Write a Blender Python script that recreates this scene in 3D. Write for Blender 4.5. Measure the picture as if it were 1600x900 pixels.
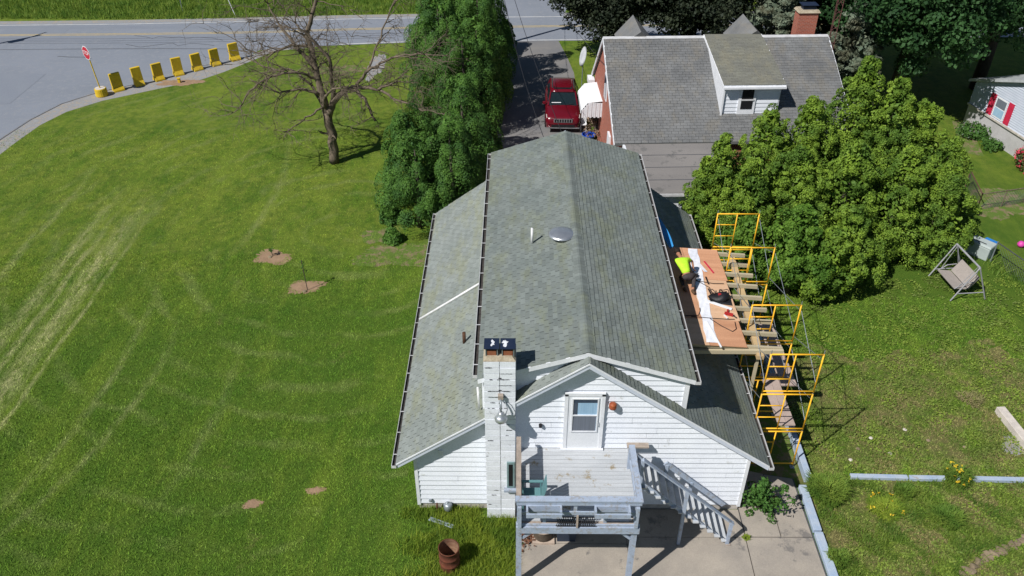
import bpy, math, random
import numpy as np
from math import radians as R, sin, cos, pi
random.seed(7); rng = np.random.default_rng(7)
for o in list(bpy.data.objects): bpy.data.objects.remove(o)
sc = bpy.context.scene; col = sc.collection

# ---------------------------------------------------------------- camera, sky, sun, exposure
cam = bpy.data.objects.new('camera', bpy.data.cameras.new('camera')); col.objects.link(cam); sc.camera = cam
cam.location = (0, 0, 20.5); cam.rotation_euler = (R(90-35.7), 0, R(0.43))
cam.data.sensor_fit = 'HORIZONTAL'; cam.data.angle = 2*math.atan(800/1294); cam.data.clip_end = 2000; cam.data.clip_start = .1
SUN_EL, SUN_AZ = 48.0, 50.5        # light travels towards azimuth 50.5 deg from +Y to +X
w = bpy.data.worlds.new('World'); sc.world = w; w.use_nodes = True
sky = w.node_tree.nodes.new('ShaderNodeTexSky'); sky.sky_type = 'NISHITA'; sky.sun_disc = False
sky.sun_elevation = R(SUN_EL); sky.sun_rotation = R(SUN_AZ+180); sky.air_density = 1.2; sky.dust_density = .15; sky.ozone_density = 3.0
bg = w.node_tree.nodes['Background']; bg.inputs[1].default_value = 0.05
w.node_tree.links.new(sky.outputs[0], bg.inputs[0])
sd = bpy.data.lights.new('sun', 'SUN'); sd.energy = 5.0; sd.angle = R(.55); sd.color = (1, .97, .93)
sun = bpy.data.objects.new('sun', sd); col.objects.link(sun); sun.location = (-30, -20, 60)
sun.rotation_euler = (R(90-SUN_EL), 0, R(-SUN_AZ))
sc.view_settings.view_transform = 'Standard'; sc.view_settings.look = 'None'
sc.view_settings.exposure = 0; sc.view_settings.gamma = 1
sc.render.resolution_x = 1024; sc.render.resolution_y = 576

# ---------------------------------------------------------------- materials
def new_mat(name):
    m = bpy.data.materials.new(name); m.use_nodes = True
    nt = m.node_tree; return m, nt, nt.nodes['Principled BSDF']
def nd(nt, t, **kw):
    n = nt.nodes.new(t)
    for k, v in kw.items(): setattr(n, k, v)
    return n
def noise(nt, pos, scale, detail=4, rough=.6, stretch=None):
    if stretch:
        mp = nd(nt, 'ShaderNodeMapping'); nt.links.new(pos, mp.inputs[0]); mp.inputs['Scale'].default_value = stretch[:3]
        if len(stretch) > 3: mp.inputs['Rotation'].default_value = (0, 0, stretch[3])
        pos = mp.outputs[0]
    n = nd(nt, 'ShaderNodeTexNoise'); n.inputs['Scale'].default_value = scale; n.inputs['Detail'].default_value = detail
    n.inputs['Roughness'].default_value = rough; nt.links.new(pos, n.inputs['Vector']); return n.outputs[0]
def ramp(nt, fac, stops, interp='LINEAR'):
    r = nd(nt, 'ShaderNodeValToRGB'); r.color_ramp.interpolation = interp
    el = r.color_ramp.elements
    while len(el) < len(stops): el.new(.5)
    for e, (p, c) in zip(el, stops):
        e.position = p; e.color = (*c, 1) if hasattr(c, '__len__') else (c, c, c, 1)
    nt.links.new(fac, r.inputs[0]); return r.outputs[0]
def mix(nt, fac, a, b, mode='MIX'):
    n = nd(nt, 'ShaderNodeMix', data_type='RGBA', blend_type=mode)
    for s, v in ((n.inputs[0], fac), (n.inputs[6], a), (n.inputs[7], b)):
        if isinstance(v, bpy.types.NodeSocket): nt.links.new(v, s)
        elif hasattr(v, '__len__'): s.default_value = (*v, 1)
        else: s.default_value = v
    return n.outputs[2]
def mth(nt, op, a, b=None, clamp=False):
    n = nd(nt, 'ShaderNodeMath', operation=op); n.use_clamp = clamp
    for s, v in zip(n.inputs, (a, b)):
        if v is None: continue
        if isinstance(v, bpy.types.NodeSocket): nt.links.new(v, s)
        else: s.default_value = v
    return n.outputs[0]
def position(nt): return nd(nt, 'ShaderNodeNewGeometry').outputs['Position']
def island(nt, amt):
    g = nd(nt, 'ShaderNodeNewGeometry'); oi = nd(nt, 'ShaderNodeObjectInfo')
    f = mth(nt, 'FRACT', mth(nt, 'ADD', g.outputs['Random Per Island'], oi.outputs['Random']))
    return f
def bump(nt, bsdf, h, strength, dist=.02):
    b = nd(nt, 'ShaderNodeBump'); b.inputs['Strength'].default_value = strength; b.inputs['Distance'].default_value = dist
    nt.links.new(h, b.inputs['Height']); nt.links.new(b.outputs[0], bsdf.inputs['Normal'])
def mat(name, c, c2=None, rough=.7, scale=4, fine=60, bmp=.25, metal=0, isl=0, spec=.3, dirt=None, dirt_amt=.5, dirt_scale=2, stretch=None):
    m, nt, b = new_mat(name); p = position(nt)
    c2 = c2 or tuple(x*.78 for x in c)
    k = mix(nt, ramp(nt, noise(nt, p, scale, 5, stretch=stretch), [(.35, 0.), (.65, 1.)]), c, c2)
    if dirt: k = mix(nt, ramp(nt, noise(nt, p, dirt_scale, 8, .75), [(1-dirt_amt, 0.), (min(1, 1.06-dirt_amt), 1.)]), k, dirt)
    fn = noise(nt, p, fine, 3)
    k = mix(nt, .35, k, ramp(nt, fn, [(.3, .75), (.7, 1.25)]), 'MULTIPLY')
    if isl: k = mix(nt, isl, k, ramp(nt, island(nt, isl), [(0, .55), (1, 1.45)]), 'MULTIPLY')
    nt.links.new(k, b.inputs['Base Color']); b.inputs['Roughness'].default_value = rough
    b.inputs['Metallic'].default_value = metal; b.inputs['Specular IOR Level'].default_value = spec
    if bmp: bump(nt, b, fn, bmp)
    return m
def leafmat(name, c, c2, c3=None, trans=.25, patch=.9):
    m, nt, b = new_mat(name); p = position(nt)
    g = nd(nt, 'ShaderNodeNewGeometry')
    k = mix(nt, g.outputs['Random Per Island'], c, c2)
    k = mix(nt, ramp(nt, noise(nt, p, patch, 3), [(.42, 0.), (.62, 1.)]), k, c3 or tuple(x*.7 for x in c2))
    nt.links.new(k, b.inputs['Base Color']); b.inputs['Roughness'].default_value = .65; b.inputs['Specular IOR Level'].default_value = .25
    t = nd(nt, 'ShaderNodeBsdfTranslucent'); nt.links.new(k, t.inputs[0])
    x = nd(nt, 'ShaderNodeMixShader'); x.inputs[0].default_value = trans
    nt.links.new(b.outputs[0], x.inputs[1]); nt.links.new(t.outputs[0], x.inputs[2])
    nt.links.new(x.outputs[0], nt.nodes['Material Output'].inputs[0]); return m

def shingle_mat(name, c, c2, moss, isl=.32, streak=(.14, .05)):
    m, nt, b = new_mat(name); p = position(nt)
    k = mix(nt, ramp(nt, noise(nt, p, .9, 5, .65), [(.35, 0.), (.65, 1.)]), c, c2)
    k = mix(nt, ramp(nt, noise(nt, p, 1.6, 6, .7, (1, .35, 1)), [(.48, 0.), (.62, .8)]), k, moss)
    k = mix(nt, isl, k, ramp(nt, island(nt, isl), [(0, .62), (.5, 1.), (1, 1.38)]), 'MULTIPLY')
    fn = noise(nt, p, 70, 3, .8)
    k = mix(nt, .5, k, ramp(nt, fn, [(.3, .6), (.7, 1.4)]), 'MULTIPLY')
    nt.links.new(k, b.inputs['Base Color']); b.inputs['Roughness'].default_value = .9; b.inputs['Specular IOR Level'].default_value = .2
    bump(nt, b, fn, .5); return m

def grass_color(nt):
    p = position(nt); sp = nd(nt, 'ShaderNodeSeparateXYZ'); nt.links.new(p, sp.inputs[0]); X, Y = sp.outputs[0], sp.outputs[1]
    base = mix(nt, ramp(nt, noise(nt, p, .35, 6, .7), [(.36, 0.), (.64, 1.)]), (.075, .145, .013), (.176, .232, .026))
    base = mix(nt, ramp(nt, noise(nt, p, 1.5, 6, .75, (1, .33, 1, R(-24))), [(.42, 0.), (.66, .8)]), base, (.185, .215, .035))
    base = mix(nt, ramp(nt, noise(nt, p, 2.3, 6, .8), [(.4, 0.), (.6, .55)]), base, (.035, .085, .009))
    lowf = mth(nt, 'MULTIPLY', mth(nt, 'SUBTRACT', mth(nt, 'ADD', mth(nt, 'SUBTRACT', 31, mth(nt, 'MULTIPLY', X, -.25)), mth(nt, 'MULTIPLY', noise(nt, p, .22, 5, .7), 11)), Y), .13, True)
    base = mix(nt, mth(nt, 'MULTIPLY', lowf, .70), base, (.058, .120, .013))
    base = mix(nt, ramp(nt, noise(nt, p, .5, 6, .7, (1, .28, 1, R(-28))), [(.50, 0.), (.66, .55)]), base, (.165, .225, .028))
    # mowing arcs: concentric, broken up by noise
    cx = mth(nt, 'ADD', X, 7.5); cy = mth(nt, 'SUBTRACT', Y, 33.0)
    d = mth(nt, 'SQRT', mth(nt, 'ADD', mth(nt, 'MULTIPLY', cx, cx), mth(nt, 'MULTIPLY', cy, cy)))
    d = mth(nt, 'ADD', d, mth(nt, 'MULTIPLY', noise(nt, p, .25, 3), 2.2))
    arcs = mth(nt, 'SINE', mth(nt, 'MULTIPLY', d, 4.4))
    am = mth(nt, 'MULTIPLY', ramp(nt, arcs, [(.35, 0.), (1, 1.)]), ramp(nt, mth(nt, 'MULTIPLY', noise(nt, p, .3, 3), mth(nt, 'ADD', .5, noise(nt, p, 2.5, 5, .8))), [(.44, 0.), (.62, .36)]))
    left = mth(nt, 'LESS_THAN', X, -3.5)
    base = mix(nt, mth(nt, 'MULTIPLY', am, left), base, (.20, .23, .075))
    # wheel tracks worn pale
    wob = mth(nt, 'MULTIPLY', mth(nt, 'SUBTRACT', noise(nt, p, .16, 2),   .5), .7)
    tn = noise(nt, p, 3.2, 8, .85, (1, .3, 1))
    def band(x0, wd, y0, y1, amt, curve=0.0, yc=28):
        yy = mth(nt, 'SUBTRACT', Y, yc)
        cxx = mth(nt, 'ADD', mth(nt, 'ADD', X, -x0), mth(nt, 'ADD', wob, mth(nt, 'MULTIPLY', mth(nt, 'MULTIPLY', yy, yy), curve)))
        a = mth(nt, 'SUBTRACT', 1, mth(nt, 'DIVIDE', mth(nt, 'ABSOLUTE', cxx), wd), True)
        r0 = mth(nt, 'MULTIPLY', mth(nt, 'SUBTRACT', Y, y0), .25, True); r1 = mth(nt, 'MULTIPLY', mth(nt, 'SUBTRACT', y1, Y), .16, True)
        return mth(nt, 'MULTIPLY', mth(nt, 'MULTIPLY', a, mth(nt, 'MULTIPLY', r0, r1)), amt, True)
    tr = None
    for b in ((-18.55, .6, 12, 37, 1.3), (-17.75, .16, 14, 35, 1.1), (-20.1, .5, 19, 38, .95), (-19.35, .25, 16, 36, 1.1), (-22.4, .3, 24, 40, .7),
              (-13.4, .25, 14, 27, .55, .03, 24), (-14.9, .25, 15, 30, .5, .02, 24), (-10.4, .3, 16, 26, .4, .03, 22), (-12.2, .3, 30, 44, .4, .02, 37)):
        f = band(*b); tr = f if tr is None else mth(nt, 'MAXIMUM', tr, f)
    tr = mth(nt, 'MULTIPLY', tr, ramp(nt, tn, [(.40, .0), (.66, 1.)]))
    base = mix(nt, tr, base, (.36, .35, .17))
    # the yard on the right: weedier, with brown thatch
    right = mth(nt, 'GREATER_THAN', X, 9.0); near = mth(nt, 'LESS_THAN', mth(nt, 'ADD', Y, mth(nt, 'MULTIPLY', noise(nt, p, .5, 3), 6)), 27.5)
    rb = mth(nt, 'MULTIPLY', mth(nt, 'MULTIPLY', right, near), ramp(nt, noise(nt, p, .8, 7, .75), [(.40, 0.), (.58, .85)]))
    base = mix(nt, rb, base, (.17, .145, .062))
    # thin patches near the house and the foot of the conifers
    br = mth(nt, 'MULTIPLY', left, ramp(nt, noise(nt, p, .55, 7, .8), [(.60, 0.), (.72, .45)]))
    base = mix(nt, br, base, (.20, .17, .07))
    return base, p
def grass_mat(name, gain, fine):
    m, nt, b = new_mat(name); c, p = grass_color(nt)
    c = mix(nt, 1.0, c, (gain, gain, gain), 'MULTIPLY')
    fn = noise(nt, p, fine, 5, .85)
    c = mix(nt, .75, c, ramp(nt, fn, [(.32, .55), (.68, 1.45)]), 'MULTIPLY')
    if fine < 20:
        g = nd(nt, 'ShaderNodeNewGeometry'); c = mix(nt, .45, c, ramp(nt, g.outputs['Random Per Island'], [(0, .5), (1, 1.6)]), 'MULTIPLY')
    nt.links.new(c, b.inputs['Base Color']); b.inputs['Roughness'].default_value = .85; b.inputs['Specular IOR Level'].default_value = .15
    if fine >= 20: bump(nt, b, fn, .9, .05)
    return m
M = {}
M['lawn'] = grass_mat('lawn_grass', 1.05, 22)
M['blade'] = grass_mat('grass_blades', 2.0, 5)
M['asphalt'] = mat('worn_asphalt', (.225, .245, .285), (.20, .22, .255), .9, .25, 25, .3, dirt=(.235, .25, .28), dirt_amt=.48, dirt_scale=2.5)
M['asphalt_dark'] = mat('polished_asphalt', (.20, .22, .26), (.215, .235, .27), .85, .5, 25, .2)
M['drive'] = mat('driveway_asphalt', (.17, .17, .175), (.22, .21, .20), .9, .6, 25, .3)
M['gravel'] = mat('gravel', (.30, .30, .30), (.22, .23, .25), .95, 3, 22, 1., dirt=(.34, .30, .25), dirt_amt=.5, dirt_scale=3)
M['yellow_line'] = mat('yellow_road_paint', (.50, .38, .17), (.36, .31, .2), .8, 2)
M['white_line'] = mat('white_road_paint', (.62, .62, .60), (.45, .45, .45), .8, 2)
M['tar'] = mat('tar_seam', (.09, .095, .11), None, .8)
M['dirt'] = mat('bare_dirt', (.34, .225, .14), (.26, .17, .105), .95, 2.5, 18, .9)
M['mulch'] = mat('dry_litter', (.24, .18, .11), (.17, .145, .07), .95, 2.5, 25, 1., dirt=(.10, .16, .025), dirt_amt=.55, dirt_scale=2.2)
M['concrete'] = mat('patio_concrete', (.38, .335, .28), (.29, .26, .225), .9, .9, 30, .3, dirt=(.19, .175, .16), dirt_amt=.42, dirt_scale=.8)
M['siding'] = mat('white_siding', (.80, .83, .88), (.75, .78, .84), .5, 1.2, 30, .04, dirt=(.60, .62, .63), dirt_amt=.41, dirt_scale=2.2, stretch=(1, 1, .35))
M['trim'] = mat('white_trim', (.80, .81, .84), (.70, .72, .75), .45, 3, 40, .05)
M['fascia'] = mat('fascia_paint', (.55, .60, .70), (.62, .66, .74), .5, 3, 40, .05)
M['foundation'] = mat('painted_foundation', (.58, .53, .48), (.42, .39, .35), .9, 6)
M['shingle'] = shingle_mat('grey_green_shingles', (.205, .23, .215), (.16, .185, .175), (.19, .21, .155))
M['shingle_low'] = shingle_mat('pale_green_shingles', (.25, .275, .26), (.21, .235, .22), (.235, .25, .18), .24)
M['roofdeck'] = mat('roof_underlay', (.15, .155, .15), None, .95)
M['nshingle'] = shingle_mat('weathered_grey_shingles', (.195, .198, .198), (.135, .138, .140), (.19, .18, .16), .22)
M['rolled'] = mat('rolled_roofing', (.23, .215, .205), (.185, .175, .17), .95, .7, 40, .2, isl=.25, dirt=(.15, .145, .14), dirt_amt=.45, dirt_scale=1.2, stretch=(.3, 1, 1))
M['dormer_roof'] = shingle_mat('dormer_shingles', (.20, .20, .165), (.17, .17, .15), (.22, .21, .16), .25)
M['gutter'] = mat('gutter_aluminium', (.66, .66, .67), (.5, .5, .5), .45, 3)
M['gutter_in'] = mat('gutter_dark_brown', (.035, .03, .028), (.06, .055, .05), .95, 8)
M['block'] = mat('whitewashed_block', (.80, .83, .88), (.75, .78, .83), .8, 4, 30, .35, isl=.14, dirt=(.50, .51, .52), dirt_amt=.40, dirt_scale=4)
M['mortar'] = mat('cracked_mortar', (.62, .64, .67), (.30, .31, .32), .95, 5, dirt=(.05, .05, .05), dirt_amt=.52, dirt_scale=5)
M['crown'] = mat('chimney_mortar_crown', (.46, .40, .30), (.30, .25, .17), .95, 9, 30, .8)
M['flue'] = mat('terracotta_flue', (.30, .11, .05), (.2, .07, .04), .85, 10)
M['cap'] = mat('blue_black_cap', (.012, .022, .05), (.02, .03, .06), .5, 5)
M['splash'] = mat('white_splash', (.78, .8, .83), None, .7)
M['metal'] = mat('galvanised_metal', (.55, .58, .60), (.42, .45, .48), .35, 6, metal=.8)
M['dome'] = mat('spun_aluminium', (.62, .64, .66), (.5, .52, .55), .3, 3, metal=.75)
M['rust'] = mat('rusty_steel', (.18, .055, .028), (.11, .035, .022), .9, 5, 40, .6, dirt=(.30, .13, .07), dirt_amt=.42, dirt_scale=6)
M['rust_in'] = mat('charred_steel', (.16, .075, .045), (.26, .16, .10), .95, 6)
M['pvc'] = mat('white_pvc', (.78, .78, .78), None, .5)
M['brownpipe'] = mat('rusted_pipe', (.10, .05, .03), None, .9)
M['glass'] = mat('dark_glass', (.05, .07, .10), (.03, .05, .08), .08, 1, bmp=0, spec=.6)
M['curtain'] = mat('pale_curtain', (.35, .52, .66), (.26, .42, .58), .7, 30, bmp=0, stretch=(1, 1, .05))
M['screen'] = mat('grey_screen', (.16, .18, .22), (.13, .15, .18), .6, 20, bmp=0, stretch=(1, 1, .05))
M['doorwhite'] = mat('door_paint', (.76, .78, .80), (.72, .74, .77), .4, 2)
M['redlamp'] = mat('rusty_red_lamp', (.38, .10, .03), (.25, .06, .03), .5, 8)
M['black'] = mat('black_plastic', (.015, .015, .018), None, .5)
M['bluegrey'] = mat('blue_grey_deck_paint', (.32, .38, .48), (.38, .44, .54), .7, 4, 30, .25, dirt=(.30, .31, .33), dirt_amt=.47, dirt_scale=7)
M['deckboard'] = mat('peeling_grey_boards', (.50, .52, .54), (.42, .44, .46), .8, 2, 30, .3, isl=.12, dirt=(.30, .25, .17), dirt_amt=.43, dirt_scale=1.6, stretch=(.4, 2, 1))
M['rawwood'] = mat('weathered_raw_wood', (.42, .35, .29), (.30, .25, .21), .9, 5, 30, .5)
M['teal'] = mat('teal_plastic', (.13, .27, .28), (.11, .24, .26), .5, 4)
M['navy'] = mat('dark_blue_bin', (.04, .055, .085), None, .6)
M['planter'] = mat('planter_brown', (.13, .10, .075), (.09, .07, .05), .9, 8)
M['planterrim'] = mat('planter_rim', (.50, .40, .32), None, .8)
M['leaflitter'] = mat('dead_leaves', (.20, .09, .05), (.11, .05, .03), .9, 12, isl=.5)
M['yellow'] = mat('scaffold_yellow', (.95, .54, .03), (.88, .44, .03), .45, 4, 40, .1)
M['barrier'] = mat('yellow_barrier_paint', (.66, .46, .025), (.56, .37, .02), .7, 5, 30, .3, dirt=(.40, .30, .08), dirt_amt=.42, dirt_scale=3)
M['galv'] = mat('grey_tube', (.36, .40, .43), (.28, .31, .34), .4, 8, metal=.5)
M['plank'] = mat('scaffold_plank', (.47, .37, .32), (.40, .31, .27), .85, 3, 30, .3, isl=.12)
M['ply'] = mat('fresh_plywood', (.62, .33, .19), (.50, .25, .14), .75, 1.2, 30, .1, isl=.2, stretch=(.25, 2.5, 1))
M['plylight'] = mat('pale_plywood', (.72, .47, .30), (.60, .37, .22), .75, 1.2, 30, .1, stretch=(.25, 2.5, 1))
M['joist'] = mat('treated_joist', (.50, .43, .29), (.43, .37, .25), .8, 2, 30, .2, isl=.12, stretch=(.2, 3, 1))
M['beam'] = mat('tan_beam', (.55, .40, .21), (.48, .34, .18), .8, 2, 30, .2, stretch=(3, .2, 1))
M['membrane'] = mat('white_membrane', (.84, .85, .88), (.74, .76, .82), .4, 1.5, 8, .25)
M['brick'] = None
M['hivis'] = mat('hi_vis_shirt', (.52, .86, .04), (.44, .76, .035), .7, 7, 20, .5)
M['trousers'] = mat('dark_trousers', (.045, .038, .038), (.065, .055, .055), .9, 9)
M['skin'] = mat('skin', (.42, .20, .12), None, .6)
M['hair'] = mat('dark_hair', (.02, .014, .01), None, .8)
M['boot'] = mat('brown_boot', (.11, .065, .035), None, .8)
M['redtool'] = mat('red_tool', (.45, .03, .03), None, .5)
M['tarp'] = mat('blue_sheet', (.05, .30, .66), (.04, .25, .56), .45, 3)
M['carred'] = mat('metallic_red', (.125, .004, .012), (.11, .004, .010), .22, 1, bmp=0, spec=.6)
M['carglass'] = mat('car_glass', (.012, .022, .025), None, .05, bmp=0, spec=.7)
M['chrome'] = mat('chrome', (.7, .7, .72), None, .2, metal=.9, bmp=0)
M['tyre'] = mat('tyre', (.02, .02, .022), None, .9)
M['lens'] = mat('headlamp', (.55, .52, .48), None, .15, bmp=0, spec=.6)
M['stopred'] = mat('sign_red', (.52, .02, .04), None, .5, bmp=0)
M['white'] = mat('white_paint', (.8, .81, .83), (.77, .78, .80), .5, bmp=0)
M['timberblue'] = mat('faded_blue_timber', (.33, .42, .55), (.42, .48, .56), .85, 3, 30, .4, dirt=(.36, .31, .25), dirt_amt=.4, dirt_scale=4)
M['stone'] = mat('brown_stone', (.27, .21, .14), (.19, .15, .09), .95, 5, 20, .8, isl=.3)
M['whitewood'] = mat('bleached_timber', (.66, .60, .53), (.52, .47, .42), .85, 4, 25, .5)
M['benchcloth'] = mat('grey_sling', (.36, .32, .29), (.32, .285, .26), .8, 8)
M['benchframe'] = mat('grey_frame', (.36, .36, .38), None, .5)
M['bin'] = mat('grey_green_bin', (.40, .45, .44), (.36, .41, .40), .6, 3)
M['binlid'] = mat('blue_lid', (.03, .22, .62), None, .5)
M['pink'] = mat('pink_plastic', (.75, .08, .42), None, .4)
M['blueplastic'] = mat('blue_plastic', (.02, .09, .50), None, .4)
M['greyblock'] = mat('pale_grey_block', (.50, .49, .49), (.42, .41, .41), .9, 1.5, 20, .3)
M['greyside'] = mat('pale_blue_siding', (.52, .56, .64), (.47, .52, .60), .6, 2)
M['redshutter'] = mat('red_shutter', (.62, .03, .08), None, .5)
M['bark'] = mat('grey_bark', (.21, .165, .12), (.10, .08, .06), .95, 8, 30, .9, stretch=(1, 1, .3))
M['barkdark'] = mat('dark_bark', (.09, .075, .06), (.06, .05, .04), .95, 8, 30, .6)
M['cord'] = mat('black_cord', (.03, .02, .02), None, .6)
M['wire'] = mat('utility_cable', (.03, .03, .035), None, .6)
M['towersteel'] = mat('rusty_tower', (.14, .06, .055), None, .8)
M['dish'] = mat('dish_white', (.48, .50, .52), None, .5)
M['fencewire'] = mat('fence_wire', (.10, .11, .11), None, .6, metal=.4)
M['green_window'] = mat('green_frame', (.22, .33, .34), None, .6)
L_CYP = leafmat('cypress_foliage', (.055, .14, .020), (.11, .22, .033), (.04, .105, .02), .08, 1.1)
L_ARB = leafmat('arborvitae_foliage', (.125, .22, .022), (.245, .36, .04), (.085, .165, .022), .15, 1.0)
L_ARB2 = leafmat('green_shrub_foliage', (.10, .21, .025), (.18, .31, .04), (.07, .16, .02), .22, 1.2)
L_MAPD = leafmat('dark_maple_foliage', (.022, .034, .018), (.05, .062, .032), (.016, .026, .014), .15, .8)
L_MAPG = leafmat('green_maple_foliage', (.03, .085, .024), (.06, .14, .04), (.02, .06, .018), .2, .8)
L_SPR = leafmat('spruce_foliage', (.12, .17, .12), (.22, .26, .18), (.10, .10, .06), .15, .9)
L_BUSH = leafmat('rose_of_sharon_leaves', (.05, .14, .03), (.10, .22, .04), None, .25, 2)
L_RHOD = leafmat('azalea_leaves', (.08, .13, .04), (.14, .18, .06), None, .2, 2)
L_FLOW = leafmat('red_petals', (.62, .05, .10), (.75, .12, .14), (.5, .04, .08), .2, 2)
L_YFLOW = leafmat('yellow_petals', (.75, .55, .03), (.8, .65, .06), (.7, .45, .03), .2, 2)
L_TALL = leafmat('long_grass', (.15, .26, .035), (.28, .36, .06), (.11, .21, .03), .3, 1)
L_TALLY = leafmat('yellow_weeds', (.24, .34, .03), (.38, .45, .06), (.17, .27, .03), .3, 1)
L_GC = leafmat('ground_cover_leaves', (.16, .25, .035), (.26, .34, .05), (.14, .19, .04), .2, .6)
L_DRY = leafmat('dry_grass', (.42, .33, .17), (.50, .42, .22), (.30, .28, .12), .3, 1)
L_TWIG = leafmat('dry_twigs', (.22, .16, .12), (.32, .22, .15), (.14, .10, .07), .1, 1)

def brick_mat():
    m, nt, b = new_mat('red_brick'); p = position(nt)
    sp = nd(nt, 'ShaderNodeSeparateXYZ'); nt.links.new(p, sp.inputs[0])
    cb = nd(nt, 'ShaderNodeCombineXYZ'); nt.links.new(mth(nt, 'ADD', sp.outputs[0], sp.outputs[1]), cb.inputs[0]); nt.links.new(sp.outputs[2], cb.inputs[1])
    t = nd(nt, 'ShaderNodeTexBrick'); nt.links.new(cb.outputs[0], t.inputs[0]); t.inputs['Scale'].default_value = 1
    t.inputs['Brick Width'].default_value = .21; t.inputs['Row Height'].default_value = .075; t.inputs['Mortar Size'].default_value = .01
    t.inputs['Color1'].default_value = (.42, .10, .055, 1); t.inputs['Color2'].default_value = (.32, .075, .045, 1); t.inputs['Mortar'].default_value = (.36, .22, .17, 1)
    nt.links.new(t.outputs[0], b.inputs['Base Color']); b.inputs['Roughness'].default_value = .9
    bump(nt, b, t.outputs[1], -.4); return m
M['brick'] = brick_mat()

# ---------------------------------------------------------------- mesh helpers
ORG = {}
def root_off(parent):
    while parent is not None and parent.name not in ORG: parent = parent.parent
    return np.array(ORG[parent.name]) if parent is not None else np.zeros(3)
def link(o, parent=None, kind=None, label=None):
    col.objects.link(o)
    if parent is not None: o.parent = parent
    if kind: o['kind'] = kind
    if label: o['label'] = label
    return o
def tag(o, label, cat, group=None):
    o['label'] = label; o['category'] = cat
    if group: o['group'] = group
    return o
def thing(name, label, cat, loc=(0, 0, 0), group=None):
    o = bpy.data.objects.new(name, None); o.empty_display_size = .2; col.objects.link(o); o.location = loc
    ORG[o.name] = tuple(loc); return tag(o, label, cat, group)
class MB:
    def __init__(s): s.v = []; s.f = []
    def add(s, vs, fs):
        n = len(s.v); s.v += [tuple(map(float, p)) for p in vs]; s.f += [[n+i for i in f] for f in fs]; return s
    def box(s, x0, x1, y0, y1, z0, z1):
        return s.add([(x0,y0,z0),(x1,y0,z0),(x1,y1,z0),(x0,y1,z0),(x0,y0,z1),(x1,y0,z1),(x1,y1,z1),(x0,y1,z1)],
                     [(3,2,1,0),(4,5,6,7),(0,1,5,4),(1,2,6,5),(2,3,7,6),(3,0,4,7)])
    def hexa(s, b, t):      # bottom 4 points, top 4 points (both counter-clockwise from above)
        return s.add(list(b)+list(t), [(3,2,1,0),(4,5,6,7),(0,1,5,4),(1,2,6,5),(2,3,7,6),(3,0,4,7)])
    def bar(s, p, q, w, h, up=(0,0,1)):
        p = np.array(p, float); q = np.array(q, float); d = q-p; d /= np.linalg.norm(d); u = np.array(up, float)
        sd = np.cross(d, u)
        if np.linalg.norm(sd) < 1e-4: sd = np.cross(d, (0, 1, 0))
        sd /= np.linalg.norm(sd); u = np.cross(sd, d); a = sd*w/2; b = u*h/2
        return s.add([p-a-b, p+a-b, p+a+b, p-a+b, q-a-b, q+a-b, q+a+b, q-a+b], [(0,1,2,3),(7,6,5,4),(0,4,5,1),(1,5,6,2),(2,6,7,3),(3,7,4,0)])
    def tube(s, pts, r, n=6, closed=False):
        pts = [np.array(p, float) for p in pts]; rs = r if hasattr(r, '__len__') else [r]*len(pts)
        base = len(s.v); prev = None
        for i, p in enumerate(pts):
            t = pts[min(i+1, len(pts)-1)]-pts[max(i-1, 0)]; t /= (np.linalg.norm(t)+1e-9)
            if prev is None:
                a = np.cross(t, (0, 0, 1)); a = a if np.linalg.norm(a) > .05 else np.cross(t, (0, 1, 0))
            else: a = prev - t*(prev@t)
            a /= (np.linalg.norm(a)+1e-9); prev = a; b = np.cross(t, a)
            for k in range(n):
                an = 2*pi*k/n; s.v.append(tuple(p+rs[i]*(a*cos(an)+b*sin(an))))
        for i in range(len(pts)-1):
            for k in range(n):
                k2 = (k+1) % n; s.f.append([base+i*n+k, base+i*n+k2, base+(i+1)*n+k2, base+(i+1)*n+k])
        s.f.append([base+k for k in range(n)][::-1]); s.f.append([base+(len(pts)-1)*n+k for k in range(n)])
        return s
    def lathe(s, c, prof, n=20, cap=True):   # prof: (r, z) from bottom to top
        base = len(s.v)
        for r, z in prof:
            for k in range(n): s.v.append((c[0]+r*cos(2*pi*k/n), c[1]+r*sin(2*pi*k/n), c[2]+z))
        for i in range(len(prof)-1):
            for k in range(n):
                k2 = (k+1) % n; s.f.append([base+i*n+k, base+i*n+k2, base+(i+1)*n+k2, base+(i+1)*n+k])
        if cap: s.f.append([base+k for k in range(n)][::-1]); s.f.append([base+(len(prof)-1)*n+k for k in range(n)])
        return s
    def prism(s, poly, z0, z1):
        n = len(poly); return s.add([(x, y, z0) for x, y in poly]+[(x, y, z1) for x, y in poly],
            [list(range(n))[::-1], list(range(n, 2*n))]+[(i, (i+1) % n, n+(i+1) % n, n+i) for i in range(n)])
    def rot(s, c, rz, rx=0):
        ca, sa = cos(rz), sin(rz); cx, sx = cos(rx), sin(rx); out = []
        for x, y, z in s.v:
            x, y, z = x-c[0], y-c[1], z-c[2]; y, z = y*cx-z*sx, y*sx+z*cx
            out.append((c[0]+x*ca-y*sa, c[1]+x*sa+y*ca, c[2]+z))
        s.v = out; return s
    def build(s, name, m, parent=None, kind=None, label=None, smooth=False, bevel=0):
        me = bpy.data.meshes.new(name); off = root_off(parent)
        me.from_pydata([tuple(np.array(p)-off) for p in s.v], [], s.f); me.materials.append(M[m] if isinstance(m, str) else m)
        if smooth:
            me.polygons.foreach_set('use_smooth', [True]*len(me.polygons))
        o = bpy.data.objects.new(name, me); link(o, parent, kind, label)
        if bevel:
            b = o.modifiers.new('bevel', 'BEVEL'); b.width = bevel; b.segments = 2; b.limit_method = 'ANGLE'
        return o
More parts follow.
